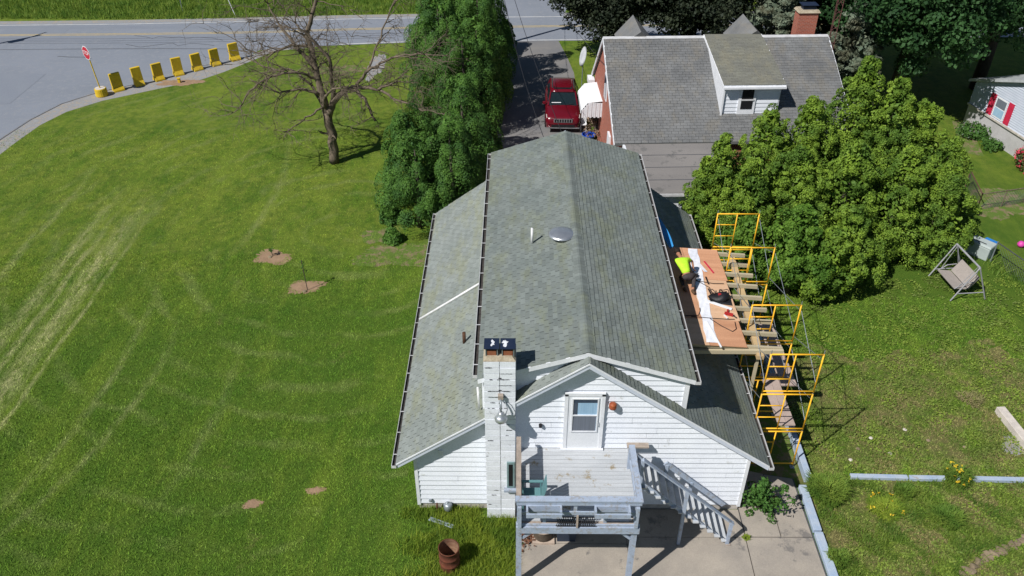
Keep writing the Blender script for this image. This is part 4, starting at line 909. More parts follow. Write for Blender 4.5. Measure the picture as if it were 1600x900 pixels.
for a, b, lb in (((6.50,23.45),(6.52,23.0),'farther'), ((6.46,22.75),(6.50,22.35),'nearer')):
    solo(MB().bar((*a,pz(6.5)+.01), (*b,pz(6.5)+.01), .05, .012), 'dark_slot', 'black', lb+' of two black bars laid along the plywood joint', 'metal strip', (a[0], a[1], pz(6.5)))  # thin black bars on top of the plywood
# tool bag, red nail gun, cords
tb = thing('tool_bag', 'black tool bag and belt heaped on the plywood', 'tool bag', (6.75, 22.2, pz(6.7)))
mb = MB().lathe((0,0,0), [(.30,0),(.34,.05),(.30,.14),(.14,.20),(0,.21)], 14, False); mb.v = [(6.72+x*1.05*(1+.2*sin(5*y)), 22.18+y*.72, pz(6.7)+z*(1+.3*sin(9*x))) for x, y, z in mb.v]; mb.build('bag', 'black', tb, smooth=True)
for i, (cx, cy, rr_) in enumerate([(6.88,22.32,.16),(6.84,22.27,.12),(6.52,22.34,.10)]):
    MB().tube([(cx+rr_*cos(a), cy+rr_*sin(a), pz(6.8)+.2+.04*sin(3*a+i)) for a in np.linspace(0, 2*pi, 16)], .014, 5).build('strap', 'cord', tb)
MB().box(6.66,6.76,22.14,22.22,pz(6.7)+.16,pz(6.7)+.22).build('pouch', 'redtool', tb)
MB().hexa([(6.35,21.95,pz(6.4)),(7.1,21.85,pz(7)+.0),(7.12,22.2,pz(7)),(6.4,22.3,pz(6.4))], [(6.38,21.98,pz(6.4)+.05),(7.06,21.9,pz(7)+.05),(7.08,22.18,pz(7)+.05),(6.43,22.28,pz(6.4)+.05)]).build('mat', 'black', tb)
ng = thing('nail_gun', 'red nail gun lying on the plywood edge', 'nail gun', (6.9, 21.3, pz(6.9)))
MB().bar((6.72,21.36,pz(6.8)+.06), (6.98,21.26,pz(6.9)+.06), .07, .08).build('body', 'redtool', ng); MB().bar((6.80,21.36,pz(6.8)+.06), (6.88,21.55,pz(6.8)+.05), .05, .05).build('handle', 'redtool', ng); MB().tube([(7.0,21.24,pz(7)+.05),(7.08,21.16,pz(7)+.03)], .02, 6).build('nozzle', 'black', ng); MB().bar((6.7,21.3,pz(6.8)+.03),(6.78,21.12,pz(6.8)+.03),.04,.03).build('magazine', 'pvc', ng)
for nm, pts, lb in (('air_hose', [(5.2,21.1,0),(5.5,21.15,0),(5.85,21.2,0),(5.95,21.45,0),(5.97,21.6,0)], 'dark hose loop in the shade at the house side of the plywood'),
                    ('air_hose', [(5.6,21.12,0),(6.2,21.08,0),(6.8,21.08,0),(7.0,21.1,0)], 'long dark hose crossing the near plywood sheet'),
                    ('air_hose', [(6.2,21.05,0),(6.5,20.7,0),(6.8,20.45,0),(6.95,20.6,0),(6.98,20.95,0)], 'dark hose bent into a V on the near plywood sheet'),
                    ('power_cord', [(5.8,23.2,0),(6.3,23.12,0),(6.7,23.05,0),(7.05,23.08,0)], 'dark power cord crossing the plywood behind the worker'),
                    ('power_cord', [(6.0,23.35,0),(6.3,23.0,0),(6.5,22.8,0),(6.55,22.4,0)], 'dark curved cord leading to the tool bag')):
    solo(MB().tube([(x,y,pz(x)+.022) for x, y, _ in pts], .013, 5), nm, 'cord', lb, 'hose' if 'hose' in nm else 'cord', (pts[0][0], pts[0][1], pz(pts[0][0])))
# bowed blue sheet between the eave and the lower roof
def rz_(x): return ZA-abs(x-XA)*SL
vs = []; fs = []
path = [(5.04,26.9),(5.17,26.2),(5.29,25.45),(5.36,24.9),(5.41,24.4)]
for i in range(13):
    a = i/12*4; k = min(3, int(a)); f_ = a-k; xc = path[k][0]*(1-f_)+path[k+1][0]*f_; y = path[k][1]*(1-f_)+path[k+1][1]*f_; wd = .05+.06*sin(i/12*pi)
    for s_ in (-1, 1): vs += [(xc+s_*wd, y, 4.76+.05*s_), (xc+s_*wd, y, 4.73+.05*s_)]
for i in range(12):
    b = i*4; fs += [(b,b+2,b+6,b+4),(b+5,b+7,b+3,b+1),(b,b+4,b+5,b+1),(b+2,b+3,b+7,b+6)]
solo(MB().add(vs, fs), 'blue_slide', 'tarp', 'bowed bright blue plastic strip beyond the worker beside the upper roof', 'plastic strip', (5.2, 25.3, 4.7))

# ================================================================ WORKER
wk = thing('person', 'worker in a hi-vis yellow-green shirt and dark trousers kneeling on the plywood', 'person', (5.62, 23.2, pz(5.6)))
wz = pz(5.6)
def skin_body(name, verts, edges, m, parent, sub=2):
    me = bpy.data.meshes.new(name); off = root_off(parent); me.from_pydata([tuple(np.array(v[:3])-off) for v in verts], edges, []); me.materials.append(M[m])
    o = bpy.data.objects.new(name, me); col.objects.link(o); o.parent = parent
    s_ = o.modifiers.new('skin', 'SKIN'); s_.use_smooth_shade = True
    sv = me.skin_vertices[0].data
    for i, v in enumerate(verts): sv[i].radius = (v[3], v[4] if len(v) > 4 else v[3]); sv[i].use_root = (i == 0)
    ss = o.modifiers.new('subsurf', 'SUBSURF'); ss.levels = sub; ss.render_levels = sub
    return o
# joints (world)
pel = (5.74,22.92,wz+.33); chest = (5.64,23.42,wz+.56); neck = (5.57,23.68,wz+.64); head = (5.51,23.90,wz+.64)
lsh = (5.43,23.48,wz+.58); rsh = (5.82,23.60,wz+.56); lel = (5.45,23.80,wz+.38); rel = (6.02,23.72,wz+.42); lha = (5.72,23.98,wz+.10); rha = (6.06,23.52,wz+.20)
lhip = (5.64,22.88,wz+.32); rhip = (5.86,22.92,wz+.32); lkn = (5.58,23.20,wz+.10); rkn = (6.02,23.12,wz+.28); lft = (5.60,22.55,wz+.07); rft = (5.86,22.42,wz+.07)
V_ = [(*pel,.11,.10),(*((np.array(pel)+chest)/2),.10,.08),(*chest,.11,.08),(*neck,.06),(*head,.085,.10),(*lsh,.055),(*lel,.045),(*lha,.032),(*rsh,.055),(*rel,.045),(*rha,.032),
      (*lhip,.095),(*lkn,.065),(*lft,.045),(*rhip,.095),(*rkn,.065),(*rft,.045)]
skin_body('body', V_, [(0,1),(1,2),(2,3),(3,4),(2,5),(5,6),(6,7),(2,8),(8,9),(9,10),(0,11),(11,12),(12,13),(0,14),(14,15),(15,16)], 'skin', wk)
mid = lambda a, b, f: tuple(np.array(a)*(1-f)+np.array(b)*f)
skin_body('shirt', [(*mid(pel,chest,.12),.165,.145),(*mid(pel,chest,.55),.165,.135),(*chest,.175,.14),(*mid(chest,neck,.75),.085),(*lsh,.09),(*mid(lsh,lel,.65),.07),(*rsh,.09),(*mid(rsh,rel,.65),.07)],
          [(0,1),(1,2),(2,3),(2,4),(4,5),(2,6),(6,7)], 'hivis', wk)
skin_body('trousers', [(*pel,.165,.15),(*mid(pel,chest,.18),.150,.135),(*lhip,.12),(*lkn,.085),(*mid(lkn,lft,.85),.06),(*rhip,.12),(*rkn,.085),(*mid(rkn,rft,.85),.06)],
          [(0,1),(0,2),(2,3),(3,4),(0,5),(5,6),(6,7)], 'trousers', wk)
for f_, k_ in ((lft, lkn), (rft, rkn)):
    b_ = skin_body('boot', [(*mid(f_,k_,.10),.06),(f_[0],f_[1],f_[2]+.0,.062),(f_[0]+.05,f_[1]-.13,f_[2]-.015,.045)], [(0,1),(1,2)], 'boot', wk)
mb = MB().lathe((0,0,0), [(.0,-.02),(.105,0),(.118,.06),(.095,.12),(.05,.15),(0,.16)], 14, False); mb.rot((0,0,0), 0, R(-35)); mb.v = [(x+head[0], y+head[1]+.0, z+head[2]-.0) for x, y, z in mb.v]; mb.build('hair', 'hair', wk, smooth=True)
for hnd, d in ((lha, (.05,.07,-.05)), (rha, (.04,.05,-.06))):
    dd = np.array(d)/np.linalg.norm(d); sd_ = np.cross(dd, (0,0,1)); sd_ /= np.linalg.norm(sd_)
    for j in range(5):
        o0 = np.array(hnd)+sd_*(j-1.5)*.02+dd*.02; L_ = (.07,.085,.08,.065,.05)[j]; e = o0+dd*L_+(sd_*(.03 if j == 4 else 0)); skin_body('finger', [(*o0,.010),(*(o0+(e-o0)*.5+np.array((0,0,.008))),.009),(*e,.008)], [(0,1),(1,2)], 'skin', wk, 1)
sw = thing('circular_saw', 'dark circular saw in front of the kneeling worker', 'saw', (6.1, 23.45, pz(6.1)))
MB().lathe((6.12,23.42,pz(6.1)+.02), [(.10,0),(.11,.03),(.10,.09),(.05,.12)], 16).build('motor', 'black', sw, smooth=True); MB().box(6.02,6.24,23.34,23.5,pz(6.1)+.008,pz(6.1)+.022).build('shoe', 'galv', sw); MB().tube([(6.05,23.46,pz(6.1)+.1),(6.06,23.5,pz(6.1)+.19),(6.13,23.5,pz(6.1)+.19)], .018, 6).build('handle', 'black', sw); MB().lathe((6.12,23.42,pz(6.1)+.142), [(.05,0),(.0,.01)], 12).build('label_plate', 'galv', sw)

# ================================================================ BRICK HOUSE BEHIND
NR_ = R(2.2); NC = np.array((4.75, 36.2))
def nrot(x, y): dx, dy = x-NC[0], y-NC[1]; return (NC[0]+dx*cos(NR_)-dy*sin(NR_), NC[1]+dx*sin(NR_)+dy*cos(NR_))
def NT(mb): mb.v = [(*nrot(x, y), z) for x, y, z in mb.v]; return mb
bh_ = thing('brick_house', 'red brick house with weathered grey roof and white dormer, behind the white house', 'house', (10, 40, 0))
NX0, NX1, NE, NRY, NRZ, NEZ, NF = 4.62, 16.35, 36.2, 42.3, 6.05, 3.0, 45.9
NSL = (NRZ-NEZ)/(NRY-NE); FSL = (NRZ-2.75)/(NF-NRY)
wallm = MB(); x0, x1 = NX0+.14, NX1-.14
wallm.add([(x0,NE+.25,0),(x1,NE+.25,0),(x1,NF-.3,0),(x0,NF-.3,0),(x0,NE+.25,NEZ),(x1,NE+.25,NEZ),(x1,NF-.3,2.85),(x0,NF-.3,2.85),(x0,NRY,NRZ-.14),(x1,NRY,NRZ-.14)],
          [(0,1,5,4),(2,3,7,6),(3,0,4,8,7),(1,2,6,9,5)]); NT(wallm).build('wall', 'brick', bh_)
def nslab(ya, za, yb, zb, xa, xb, th, m, name):
    mb = MB(); mb.hexa([(xa,ya,za-th),(xb,ya,za-th),(xb,yb,zb-th),(xa,yb,zb-th)], [(xa,ya,za),(xb,ya,za),(xb,yb,zb),(xa,yb,zb)]); return NT(mb).build(name, m, bh_)
nslab(NE, NEZ, NRY, NRZ, NX0, NX1, .10, 'roofdeck', 'roof_deck'); nslab(NRY, NRZ, NF, 2.75, NX0, NX1, .10, 'nshingle', 'front_roof')
U_ = np.array([cos(NR_), sin(NR_), 0]); Vn = nrm((-sin(NR_)*1, cos(NR_), NSL))
dxa, dxb = 9.95, 12.75     # dormer
O_ = np.array([*nrot(NX0, NE), NEZ+.008]); LV = (NRY-NE)*math.hypot(1, NSL)
make_shingles(bh_, shingle_field(O_, U_, Vn, [(0, NX1-NX0, 0, LV)], .17, .33, gap=.018, th=.008), 'nshingle', 0)
caps = MB(); caps.hexa([(NX0,NRY-.13,NRZ-.04),(NX1,NRY-.13,NRZ-.04),(NX1,NRY+.10,NRZ-.04),(NX0,NRY+.10,NRZ-.04)], [(NX0,NRY-.11,NRZ+.0),(NX1,NRY-.11,NRZ+.0),(NX1,NRY+.08,NRZ+.03),(NX0,NRY+.08,NRZ+.03)]); NT(caps).build('ridge_cap', 'gutter', bh_)
for xx in (NX0, NX1):
    for (ya, za, yb, zb) in ((NE,NEZ,NRY,NRZ),(NRY,NRZ,NF,2.75)):
        NT(MB().bar((xx,ya,za-.09),(xx,yb,zb-.09),.05,.18)).build('rake_board', 'trim', bh_)
NT(MB().box(NX0-.25,NX0+.1,NF-.7,NF+.1,2.3,2.62)).build('eave_return', 'trim', bh_)
NT(MB().box(NX0+.08,NX0+.14,40.5,41.3,3.3,4.6)).build('gable_window', 'trim', bh_); NT(MB().box(NX0+.06,NX0+.08,40.6,41.2,3.4,4.5)).build('pane', 'glass', bh_)
NT(MB().box(NX0+.06,NX0+.14,43.1,43.9,.25,2.2)).build('shaded_doorway', 'barkdark', bh_)  # doorway as a dark slab, recess and awning shade put into its colour
NT(MB().box(NX0+.04,NX0+.14,38.2,38.9,1.0,2.4)).build('side_window', 'trim', bh_)
# low shed roof towards the white house
sx1 = 9.6
nslab(32.45, 2.38, 36.22, 2.96, NX0+.5, sx1, .10, 'rolled', 'shed_roof')
for i in range(4): nslab(32.46+i*.95, 2.388+i*.146, 33.38+i*.95, 2.53+i*.146, NX0+.5, sx1, .004, 'rolled', 'roofing_strip')
for i in range(1,4): nslab(32.44+i*.95, 2.392+i*.146, 32.47+i*.95, 2.396+i*.146, NX0+.5, sx1, .006, 'tar', 'roofing_seam')
NT(MB().box(NX0+.6, sx1-.1, 32.6, 36.4, 0, 2.3)).build('shed_wall', 'siding', bh_)
gtn = NT(MB().box(NX0+.5, sx1, 32.33, 32.345, 2.28, 2.37).box(NX0+.5, sx1, 32.43, 32.445, 2.26, 2.36).box(NX0+.5, sx1, 32.33, 32.445, 2.26, 2.27)).build('gutter', 'gutter', bh_)
NT(MB().box(NX0+.4, NX0+.52, 33.5, 36.3, 2.5, 2.95)).build('step_flashing', 'trim', bh_)
# dormer with siding and window
DY = 37.75; dz = NEZ+(DY-NE)*NSL
NT(MB().add([(dxa,DY,dz-.1),(dxb,DY,dz-.1),(dxb,DY,5.3),(dxa,DY,5.3),(dxa,NRY-.2,6.0),(dxb,NRY-.2,6.0)], [(0,1,2,3),(0,3,4),(1,5,2)])).build('dormer_wall', 'trim', bh_)
nslab(DY-.25, 5.32, NRY+.05, NRZ+.09, dxa-.12, dxb+.12, .10, 'trim', 'dormer_roof_edge'); nslab(DY-.22, 5.345, NRY+.05, NRZ+.105, dxa-.08, dxb+.08, .012, 'dormer_roof', 'dormer_roof')
Od = np.array([*nrot(dxa-.1, DY-.26), 5.345]); Vd = nrm((-sin(NR_), cos(NR_), (NRZ+.105-5.345)/(NRY+.05-DY+.22)))
make_shingles(bh_, shingle_field(Od, U_, Vd, [(0, dxb-dxa+.2, 0, 4.55)], .15, .31), 'dormer_roof', 0)
zz = dz-.05
while zz < 5.15:
    for xa, xb in ((dxa+.06, dxa+.78), (dxa+1.62, dxb-.06)):
        mb = MB(); mb.add([(xa,DY-.035,zz),(xb,DY-.035,zz),(xb,DY-.01,zz+.2),(xa,DY-.01,zz+.2),(xa,DY,zz),(xb,DY,zz)], [(0,1,2,3),(0,4,5,1)]); NT(mb).build('siding_board', 'siding', bh_)
    zz += .2
NT(MB().box(dxa+.78, dxa+1.62, DY-.08, DY-.01, dz+.0, 5.22)).build('window_surround', 'trim', bh_)
wn = NT(MB().box(dxa+.92, dxa+1.48, DY-.10, DY-.081, dz+.28, 5.1)).build('window', 'black', bh_)
NT(MB().box(dxa+.88, dxa+1.52, DY-.12, DY-.10, (dz+5.3)/2-.05, (dz+5.3)/2+.02)).build('sash_bar', 'gutter', wn)
NT(MB().box(dxa-.1, dxb+.1, DY-.40, DY-.26, 5.18, 5.28)).build('dormer_gutter', 'trim', bh_)
NT(MB().box(dxa-.02, dxa+.06, DY-.12, DY-.04, 3.6, 5.2)).build('downspout', 'trim', bh_)
# peaks of the two front dormers
for xc in (6.55, 12.55):
    NT(MB().add([(xc-.95,NRY+.3,5.50),(xc+.95,NRY+.3,5.50),(xc,NRY-.1,6.36),(xc-.95,45.0,5.3),(xc+.95,45.0,5.3),(xc,45.0,6.36)], [(0,2,5,3),(1,4,5,2),(0,1,2),(3,5,4)])).build('front_dormer_roof', 'nshingle', bh_)
# chimney
nch = NT(MB().box(14.9,15.9,43.0,43.7,4.3,7.0)).build('chimney', 'brick', bh_)
NT(MB().hexa([(14.82,42.92,7.0),(15.98,42.92,7.0),(15.98,43.78,7.0),(14.82,43.78,7.0)], [(14.9,43.0,7.12),(15.9,43.0,7.12),(15.9,43.7,7.12),(14.9,43.7,7.12)])).build('mortar_crown', 'crown', nch)
NT(MB().box(15.1,15.75,43.15,43.55,7.12,7.28).box(15.0,15.85,43.05,43.65,7.34,7.37)).build('chimney_cap', 'cap', nch)
# white scalloped awning over the side door
aw = MB(); prof = [(4.8,2.75),(3.75,2.62),(3.42,2.20),(3.40,2.02)]
for (xa, za), (xb, zb) in zip(prof[:-1], prof[1:]): aw.add([(xa,41.9,za),(xb,41.9,zb),(xb,44.6,zb),(xa,44.6,za)], [(0,1,2,3)])
aw.f = [f[::-1] for f in aw.f]; aw.build('awning', 'white', bh_); 
for i in range(2): MB().tube([(x_, 41.93+i*2.64, z_+.02) for x_, z_ in prof], .022, 4).build('awning_rib', 'white', bh_)
sk = MB(); 
for i in range(12): xx = 3.45+i*.108; sk.box(xx, xx+.1, 41.86+.02*(i%2), 41.9, 1.80+.04*(i % 2), 2.63-max(0, (3.75-xx))*1.2)
sk.build('awning_skirt', 'trim', bh_)
tub = solo(MB().lathe((4.0,43.0,0), [(.30,0),(.36,.28),(.40,.30),(.36,.31),(.30,.08),(0,.06)], 18, False), 'plastic_tub', 'blueplastic', 'blue plastic tub on the ground behind the roof ridge by the brick house', 'tub', (4.0,43.0,0))
wc = thing('patio_chair', 'small white chair in shade between the red car and the brick house', 'chair', (3.75,44.1,0)); MB().box(3.6,3.95,43.95,44.3,.4,.44).build('seat','white',wc); MB().box(3.6,3.95,44.28,44.31,.4,.85).build('backrest','white',wc)
for a in (3.62,3.92):
    for b in (43.97,44.28): MB().box(a-.015,a+.015,b-.015,b+.015,0,.4).build('leg','white',wc)
rb = thing('dry_shrub', 'reddish dry shrub under the white awning against the brick wall', 'shrub', (4.35,43.6,0)); C_ = np.array([4.35,43.7,.5])+rng.normal(size=(34,3))*(.22,.7,.3); P_,D_ = puffs(C_, rng.uniform(.12,.2,34), 22); V,F = leaves(P_,D_,.11); npmesh('foliage',V,F,L_TWIG,rb)
# dish and lattice mast
di = thing('satellite_dish', 'white oval satellite dish on a pole beside the brick house', 'satellite dish', (4.05,50.2,0)); MB().tube([(4.05,50.2,0),(4.05,50.2,2.0)],.03,8).build('pole','galv',di)
dd_ = MB().lathe((0,0,0),[(0,0),(.3,.02),(.5,.06),(.51,.07),(.3,.035),(0,.02)],24,False)
dn = nrm((-.35,-.8,.45)); dr = nrm(np.cross(dn,(0,0,1))); du = np.cross(dr,dn)
dd_.v=[tuple(np.array((4.05,50.2,2.15))+dr*x*.40+du*y*1.2+dn*z) for x,y,z in dd_.v]; dd_.build('dish','dish',di,smooth=True)
tw = thing('antenna_tower', 'rusty red lattice antenna mast at the right end of the brick house', 'antenna tower', (16.85,44.2,0))
L3 = [(16.7,44.1),(17.05,44.1),(16.87,44.4)]
for x_, y_ in L3: MB().tube([(x_,y_,0),(x_,y_,13.0)], .02, 6).build('leg', 'towersteel', tw)
for k in range(30):
    z_ = .4+k*.42
    for a in range(3): b = (a+1)%3; MB().tube([(*L3[a],z_),(*L3[b],z_+(.21 if k%2 else .42))], .011, 4).build('lattice_bar','towersteel',tw)

# ================================================================ PALE HOUSE AT THE RIGHT EDGE
rh = thing('pale_house', 'pale blue-grey sided house with red shutters at the right edge', 'house', (30, 43, 0))
A_ = np.array((26.12, 45.35)); D_ = np.array((.84, -4.2)); D_ /= np.linalg.norm(D_); Nn_ = np.array((D_[1], -D_[0])) # outward (towards -x)
def RW(s, d, z): p = A_+D_*s+Nn_*d; return (p[0], p[1], z)
def rbox(s0, s1, d0, d1, z0, z1, name, m, parent=rh): return MB().hexa([RW(s0,d0,z0),RW(s1,d0,z0),RW(s1,d1,z0),RW(s0,d1,z0)], [RW(s0,d0,z1),RW(s1,d0,z1),RW(s1,d1,z1),RW(s0,d1,z1)]).build(name, m, parent)
WD = 8.4
rbox(0, WD, -9, .0, 0, 1.16, 'foundation', 'greyblock')
rbox(-.04, WD+.04, -.1, .10, 1.16, 1.26, 'ledge', 'foundation')
rw = MB(); rw.add([RW(0,-.02,1.26),RW(WD,-.02,1.26),RW(WD,-.02,2.55),RW(WD/2,-.02,4.1),RW(0,-.02,2.55),RW(0,-9,1.26),RW(WD,-9,1.26),RW(WD,-9,2.55),RW(WD/2,-9,4.1),RW(0,-9,2.55)], [(0,1,2,3,4),(1,6,7,2),(0,4,9,5)]); rw.build('wall','greyside',rh)
z = 1.26
while z < 4.0:
    z1 = z+.125; s0 = max(0, (z1-2.55)/1.55*WD/2); mb = MB(); mb.add([RW(s0,.04,z),RW(WD-s0,.04,z),RW(WD-s0,-.015,z1),RW(s0,-.015,z1),RW(s0,-.03,z),RW(WD-s0,-.03,z)], [(0,1,2,3),(0,4,5,1)]); mb.build('siding_board','greyside',rh); z = z1
mb = MB(); 
mb.hexa([RW(-.3,.3,2.46),RW(WD/2,.3,4.12),RW(WD/2,-9.2,4.12),RW(-.3,-9.2,2.46)], [RW(-.3,.3,2.60),RW(WD/2,.3,4.28),RW(WD/2,-9.2,4.28),RW(-.3,-9.2,2.60)]); mb.build('roof','dish',rh)
mb = MB(); mb.hexa([RW(WD/2,.3,4.12),RW(WD+.3,.3,2.46),RW(WD+.3,-9.2,2.46),RW(WD/2,-9.2,4.12)], [RW(WD/2,.3,4.28),RW(WD+.3,.3,2.60),RW(WD+.3,-9.2,2.60),RW(WD/2,-9.2,4.28)]); mb.build('roof','dish',rh)
wnd = rbox(1.95, 2.85, .02, .06, 1.34, 2.46, 'window', 'trim'); rbox(2.03,2.77,.061,.068,1.42,1.88,'pane','curtain',wnd); rbox(2.03,2.77,.061,.068,1.93,2.38,'pane','screen',wnd)
rbox(1.48,1.88,.02,.06,1.30,2.50,'shutter','redshutter'); rbox(2.92,3.32,.02,.06,1.30,2.50,'shutter','redshutter')
def flower_bush(name, label, x, y, r, h, lm, fm, nf, n=70):
    t = thing(name, label, 'bush', (x,y,0)); C_ = np.array([x,y,h*.45])+unit(rng.normal(size=(n,3)))*np.array([r,r,h*.45])*rng.uniform(.5,1,(n,1)); C_[:,2]=np.maximum(C_[:,2],.1)
    P_,D_ = puffs(C_, rng.uniform(.18,.3,n), 40); V,F = leaves(P_,D_,.10,1.4); npmesh('foliage',V,F,lm,t)
    if nf: P_,D_ = puffs(C_, np.full(n,.32), nf, 1, .5, .05); V,F = leaves(P_,D_,.12,1.0); npmesh('flowers',V,F,fm,t,'stuff')
    MB().tube([(x,y,0),(x,y,h*.6)], .04, 6).build('stem','bark',t); return t
flower_bush('azalea_bush','red flowering azalea bush at the right edge by the pale house',27.1,39.4,.95,1.5,L_RHOD,L_FLOW,16)
flower_bush('hosta_bush','low pale-leaved bush with white flowers at the pale house foundation',25.9,43.6,.9,.6,L_BUSH,L_SPR,2,50)
flower_bush('low_shrub','low green plants along the pale house foundation',26.2,41.9,.6,.4,L_BUSH,L_SPR,0,30)

# ================================================================ RED CAR
car = thing('parked_car', 'dark red SUV with a sunroof parked in the driveway beside the brick house', 'car', (0,0,0))
def loft(mb, secs, closed=True):
    n = len(secs[0][1]); base = len(mb.v)
    for y, pts in secs:
        for x, z in pts: mb.v.append((x, y, z))
    for i in range(len(secs)-1):
        for k in range(n if closed else n-1): k2 = (k+1)%n; mb.f.append([base+i*n+k, base+(i+1)*n+k, base+(i+1)*n+k2, base+i*n+k2])
    mb.f.append([base+k for k in range(n)]); mb.f.append([base+(len(secs)-1)*n+k for k in range(n)][::-1])
def bsec(hw, zb, zt, cr=.04): 
    r = [(0,zt+cr),(hw*.55,zt+cr*.8),(hw*.86,zt-.0),(hw*.96,zt-.07),(hw,zt-.2),(hw*.995,(zb+zt)/2),(hw*.97,zb+.08),(hw*.9,zb),(0,zb)]
    return [(-x,z) for x,z in r[1:-1]][::-1][::1] and ([(x,z) for x,z in r]+[(-x,z) for x,z in r[1:-1]][::-1])
secs = [(-2.42,.74,.42,.72,.01),(-2.36,.86,.34,.88,.02),(-2.2,.93,.30,.98,.03),(-1.9,.965,.28,1.04,.04),(-1.2,.97,.27,1.10,.05),(-.85,.97,.27,1.13,.03),(.2,.97,.27,1.12,.02),(1.4,.97,.27,1.14,.02),(2.1,.95,.30,1.13,.02),(2.34,.90,.36,1.05,.01),(2.40,.84,.45,.9,.0)]
mb = MB(); loft(mb, [(y, bsec(hw, zb, zt, c_)) for y,hw,zb,zt,c_ in secs]); mb.build('body','carred',car,smooth=True)
def gsec(hb, ht, zb, zt): return [(-hb,zb),(hb,zb),(hb*.97,(zb+zt)/2),(ht,zt),(-ht,zt),(-hb*.97,(zb+zt)/2)]
mb = MB(); loft(mb, [(-1.05,gsec(.80,.78,1.08,1.14)),(-.28,gsec(.86,.66,1.1,1.67)),(.2,gsec(.87,.68,1.1,1.70)),(1.5,gsec(.86,.66,1.1,1.68)),(2.15,gsec(.82,.72,1.08,1.2))]); mb.build('windows','carglass',car)
mb = MB(); loft(mb, [(y,[(-hw,z),(-hw*.6,z+.045),(hw*.6,z+.045),(hw,z),(hw*.98,z-.03),(-hw*.98,z-.03)]) for y,hw,z in ((-.34,.66,1.66),(-.1,.70,1.71),(.6,.71,1.735),(1.4,.69,1.725),(1.78,.66,1.66))]); mb.build('roof','carred',car,smooth=True)
for s in (-1,1):
    MB().bar((s*.80,-1.05,1.13),(s*.67,-.3,1.69),.07,.05).build('pillar','carred',car)
    for y0 in (.25,1.3): MB().bar((s*.88,y0,1.12),(s*.70,y0+.03,1.68),.03,.08,(0,1,0)).build('pillar','carred',car)
    MB().bar((s*.80,2.12,1.14),(s*.66,1.62,1.68),.07,.09).build('pillar','carred',car)
    MB().bar((s*.60,-.05,1.80),(s*.60,1.5,1.80),.035,.03).build('roof_rail','chrome',car)
    mr = MB().hexa([(s*.93,-.86,1.10),(s*1.12,-.84,1.12),(s*1.12,-.70,1.12),(s*.93,-.72,1.10)] if s>0 else [(s*1.12,-.84,1.12),(s*.93,-.86,1.10),(s*.93,-.72,1.10),(s*1.12,-.70,1.12)], [(s*.93,-.84,1.26),(s*1.11,-.82,1.25),(s*1.11,-.70,1.25),(s*.93,-.72,1.26)] if s>0 else [(s*1.11,-.82,1.25),(s*.93,-.84,1.26),(s*.93,-.72,1.26),(s*1.11,-.70,1.25)]); mr.build('mirror','carred',car,bevel=.02)
    MB().hexa([(s*.52,-2.37,.72),(s*.88,-2.26,.72),(s*.88,-2.0,.74),(s*.52,-2.2,.74)][::s], [(s*.52,-2.36,.90),(s*.90,-2.22,.92),(s*.92,-1.95,.99),(s*.55,-2.15,.96)][::s]).build('headlight','lens',car)
    MB().hexa([(s*.95,-2.15,.98),(s*.96,-2.15,.98),(s*.96,-.9,1.1),(s*.95,-.9,1.1)][::s],[(s*.95,-2.15,.99),(s*.96,-2.15,.99),(s*.96,-.9,1.11),(s*.95,-.9,1.11)][::s]).build('trim_line','carred',car)
    for y in (-1.45,1.45):
        whl = MB(); whl.lathe((0,0,0),[(.20,0),(.37,.0),(.39,.04),(.39,.2),(.37,.24),(.2,.24)],24); whl.v=[(s*(.74+z),y+x,.39+yy) for x,yy,z in whl.v]; wo=whl.build('wheel','tyre',car,smooth=True)
        rm = MB(); rm.lathe((0,0,0),[(.0,.0),(.06,.01),(.07,.0),(.22,.01),(.24,.02)],20,False); rm.v=[(s*(.97+z),y+x,.39+yy) for x,yy,z in rm.v]; rm.build('rim','chrome',wo)
        ar = MB(); ar.tube([(s*.955,y+.46*cos(a),.39+.46*sin(a)) for a in np.linspace(0,pi,12)],.035,6); ar.build('wheel_arch','black',car)
MB().box(-.50,.50,-.12,.55,1.752,1.762).build('sunroof','carglass',car)
MB().bar((0,-2.41,.80),(0,-2.41,.801),.0,.0) if False else None
gr_ = MB().box(-.50,.50,-2.45,-2.36,.70,.90).build('grille','chrome',car)
for i in range(7): MB().box(-.46+i*.135,-.36+i*.135,-2.462,-2.448,.72,.88).build('grille_slot','black',gr_)
MB().box(-.62,.62,-2.455,-2.38,.40,.55).build('lower_intake','black',car); MB().box(-.9,.9,-2.44,-2.2,.33,.39).build('skid_trim','chrome',car)
MB().add([(-.62,-.92,1.235),(-.1,-.92,1.238),(-.1,-.89,1.26),(-.62,-.89,1.257)],[(0,1,2,3)]).build('sunshade_strip','white',car)
for s in (-1,1): MB().tube([(s*.1,-1.08,1.17),(s*.6,-.98,1.22)],.012,4).build('wiper','black',car)
car.scale = (1.05,1,1); car.location = (2.63, 46.1, .004); car.rotation_euler = (0,0,R(-1.5))

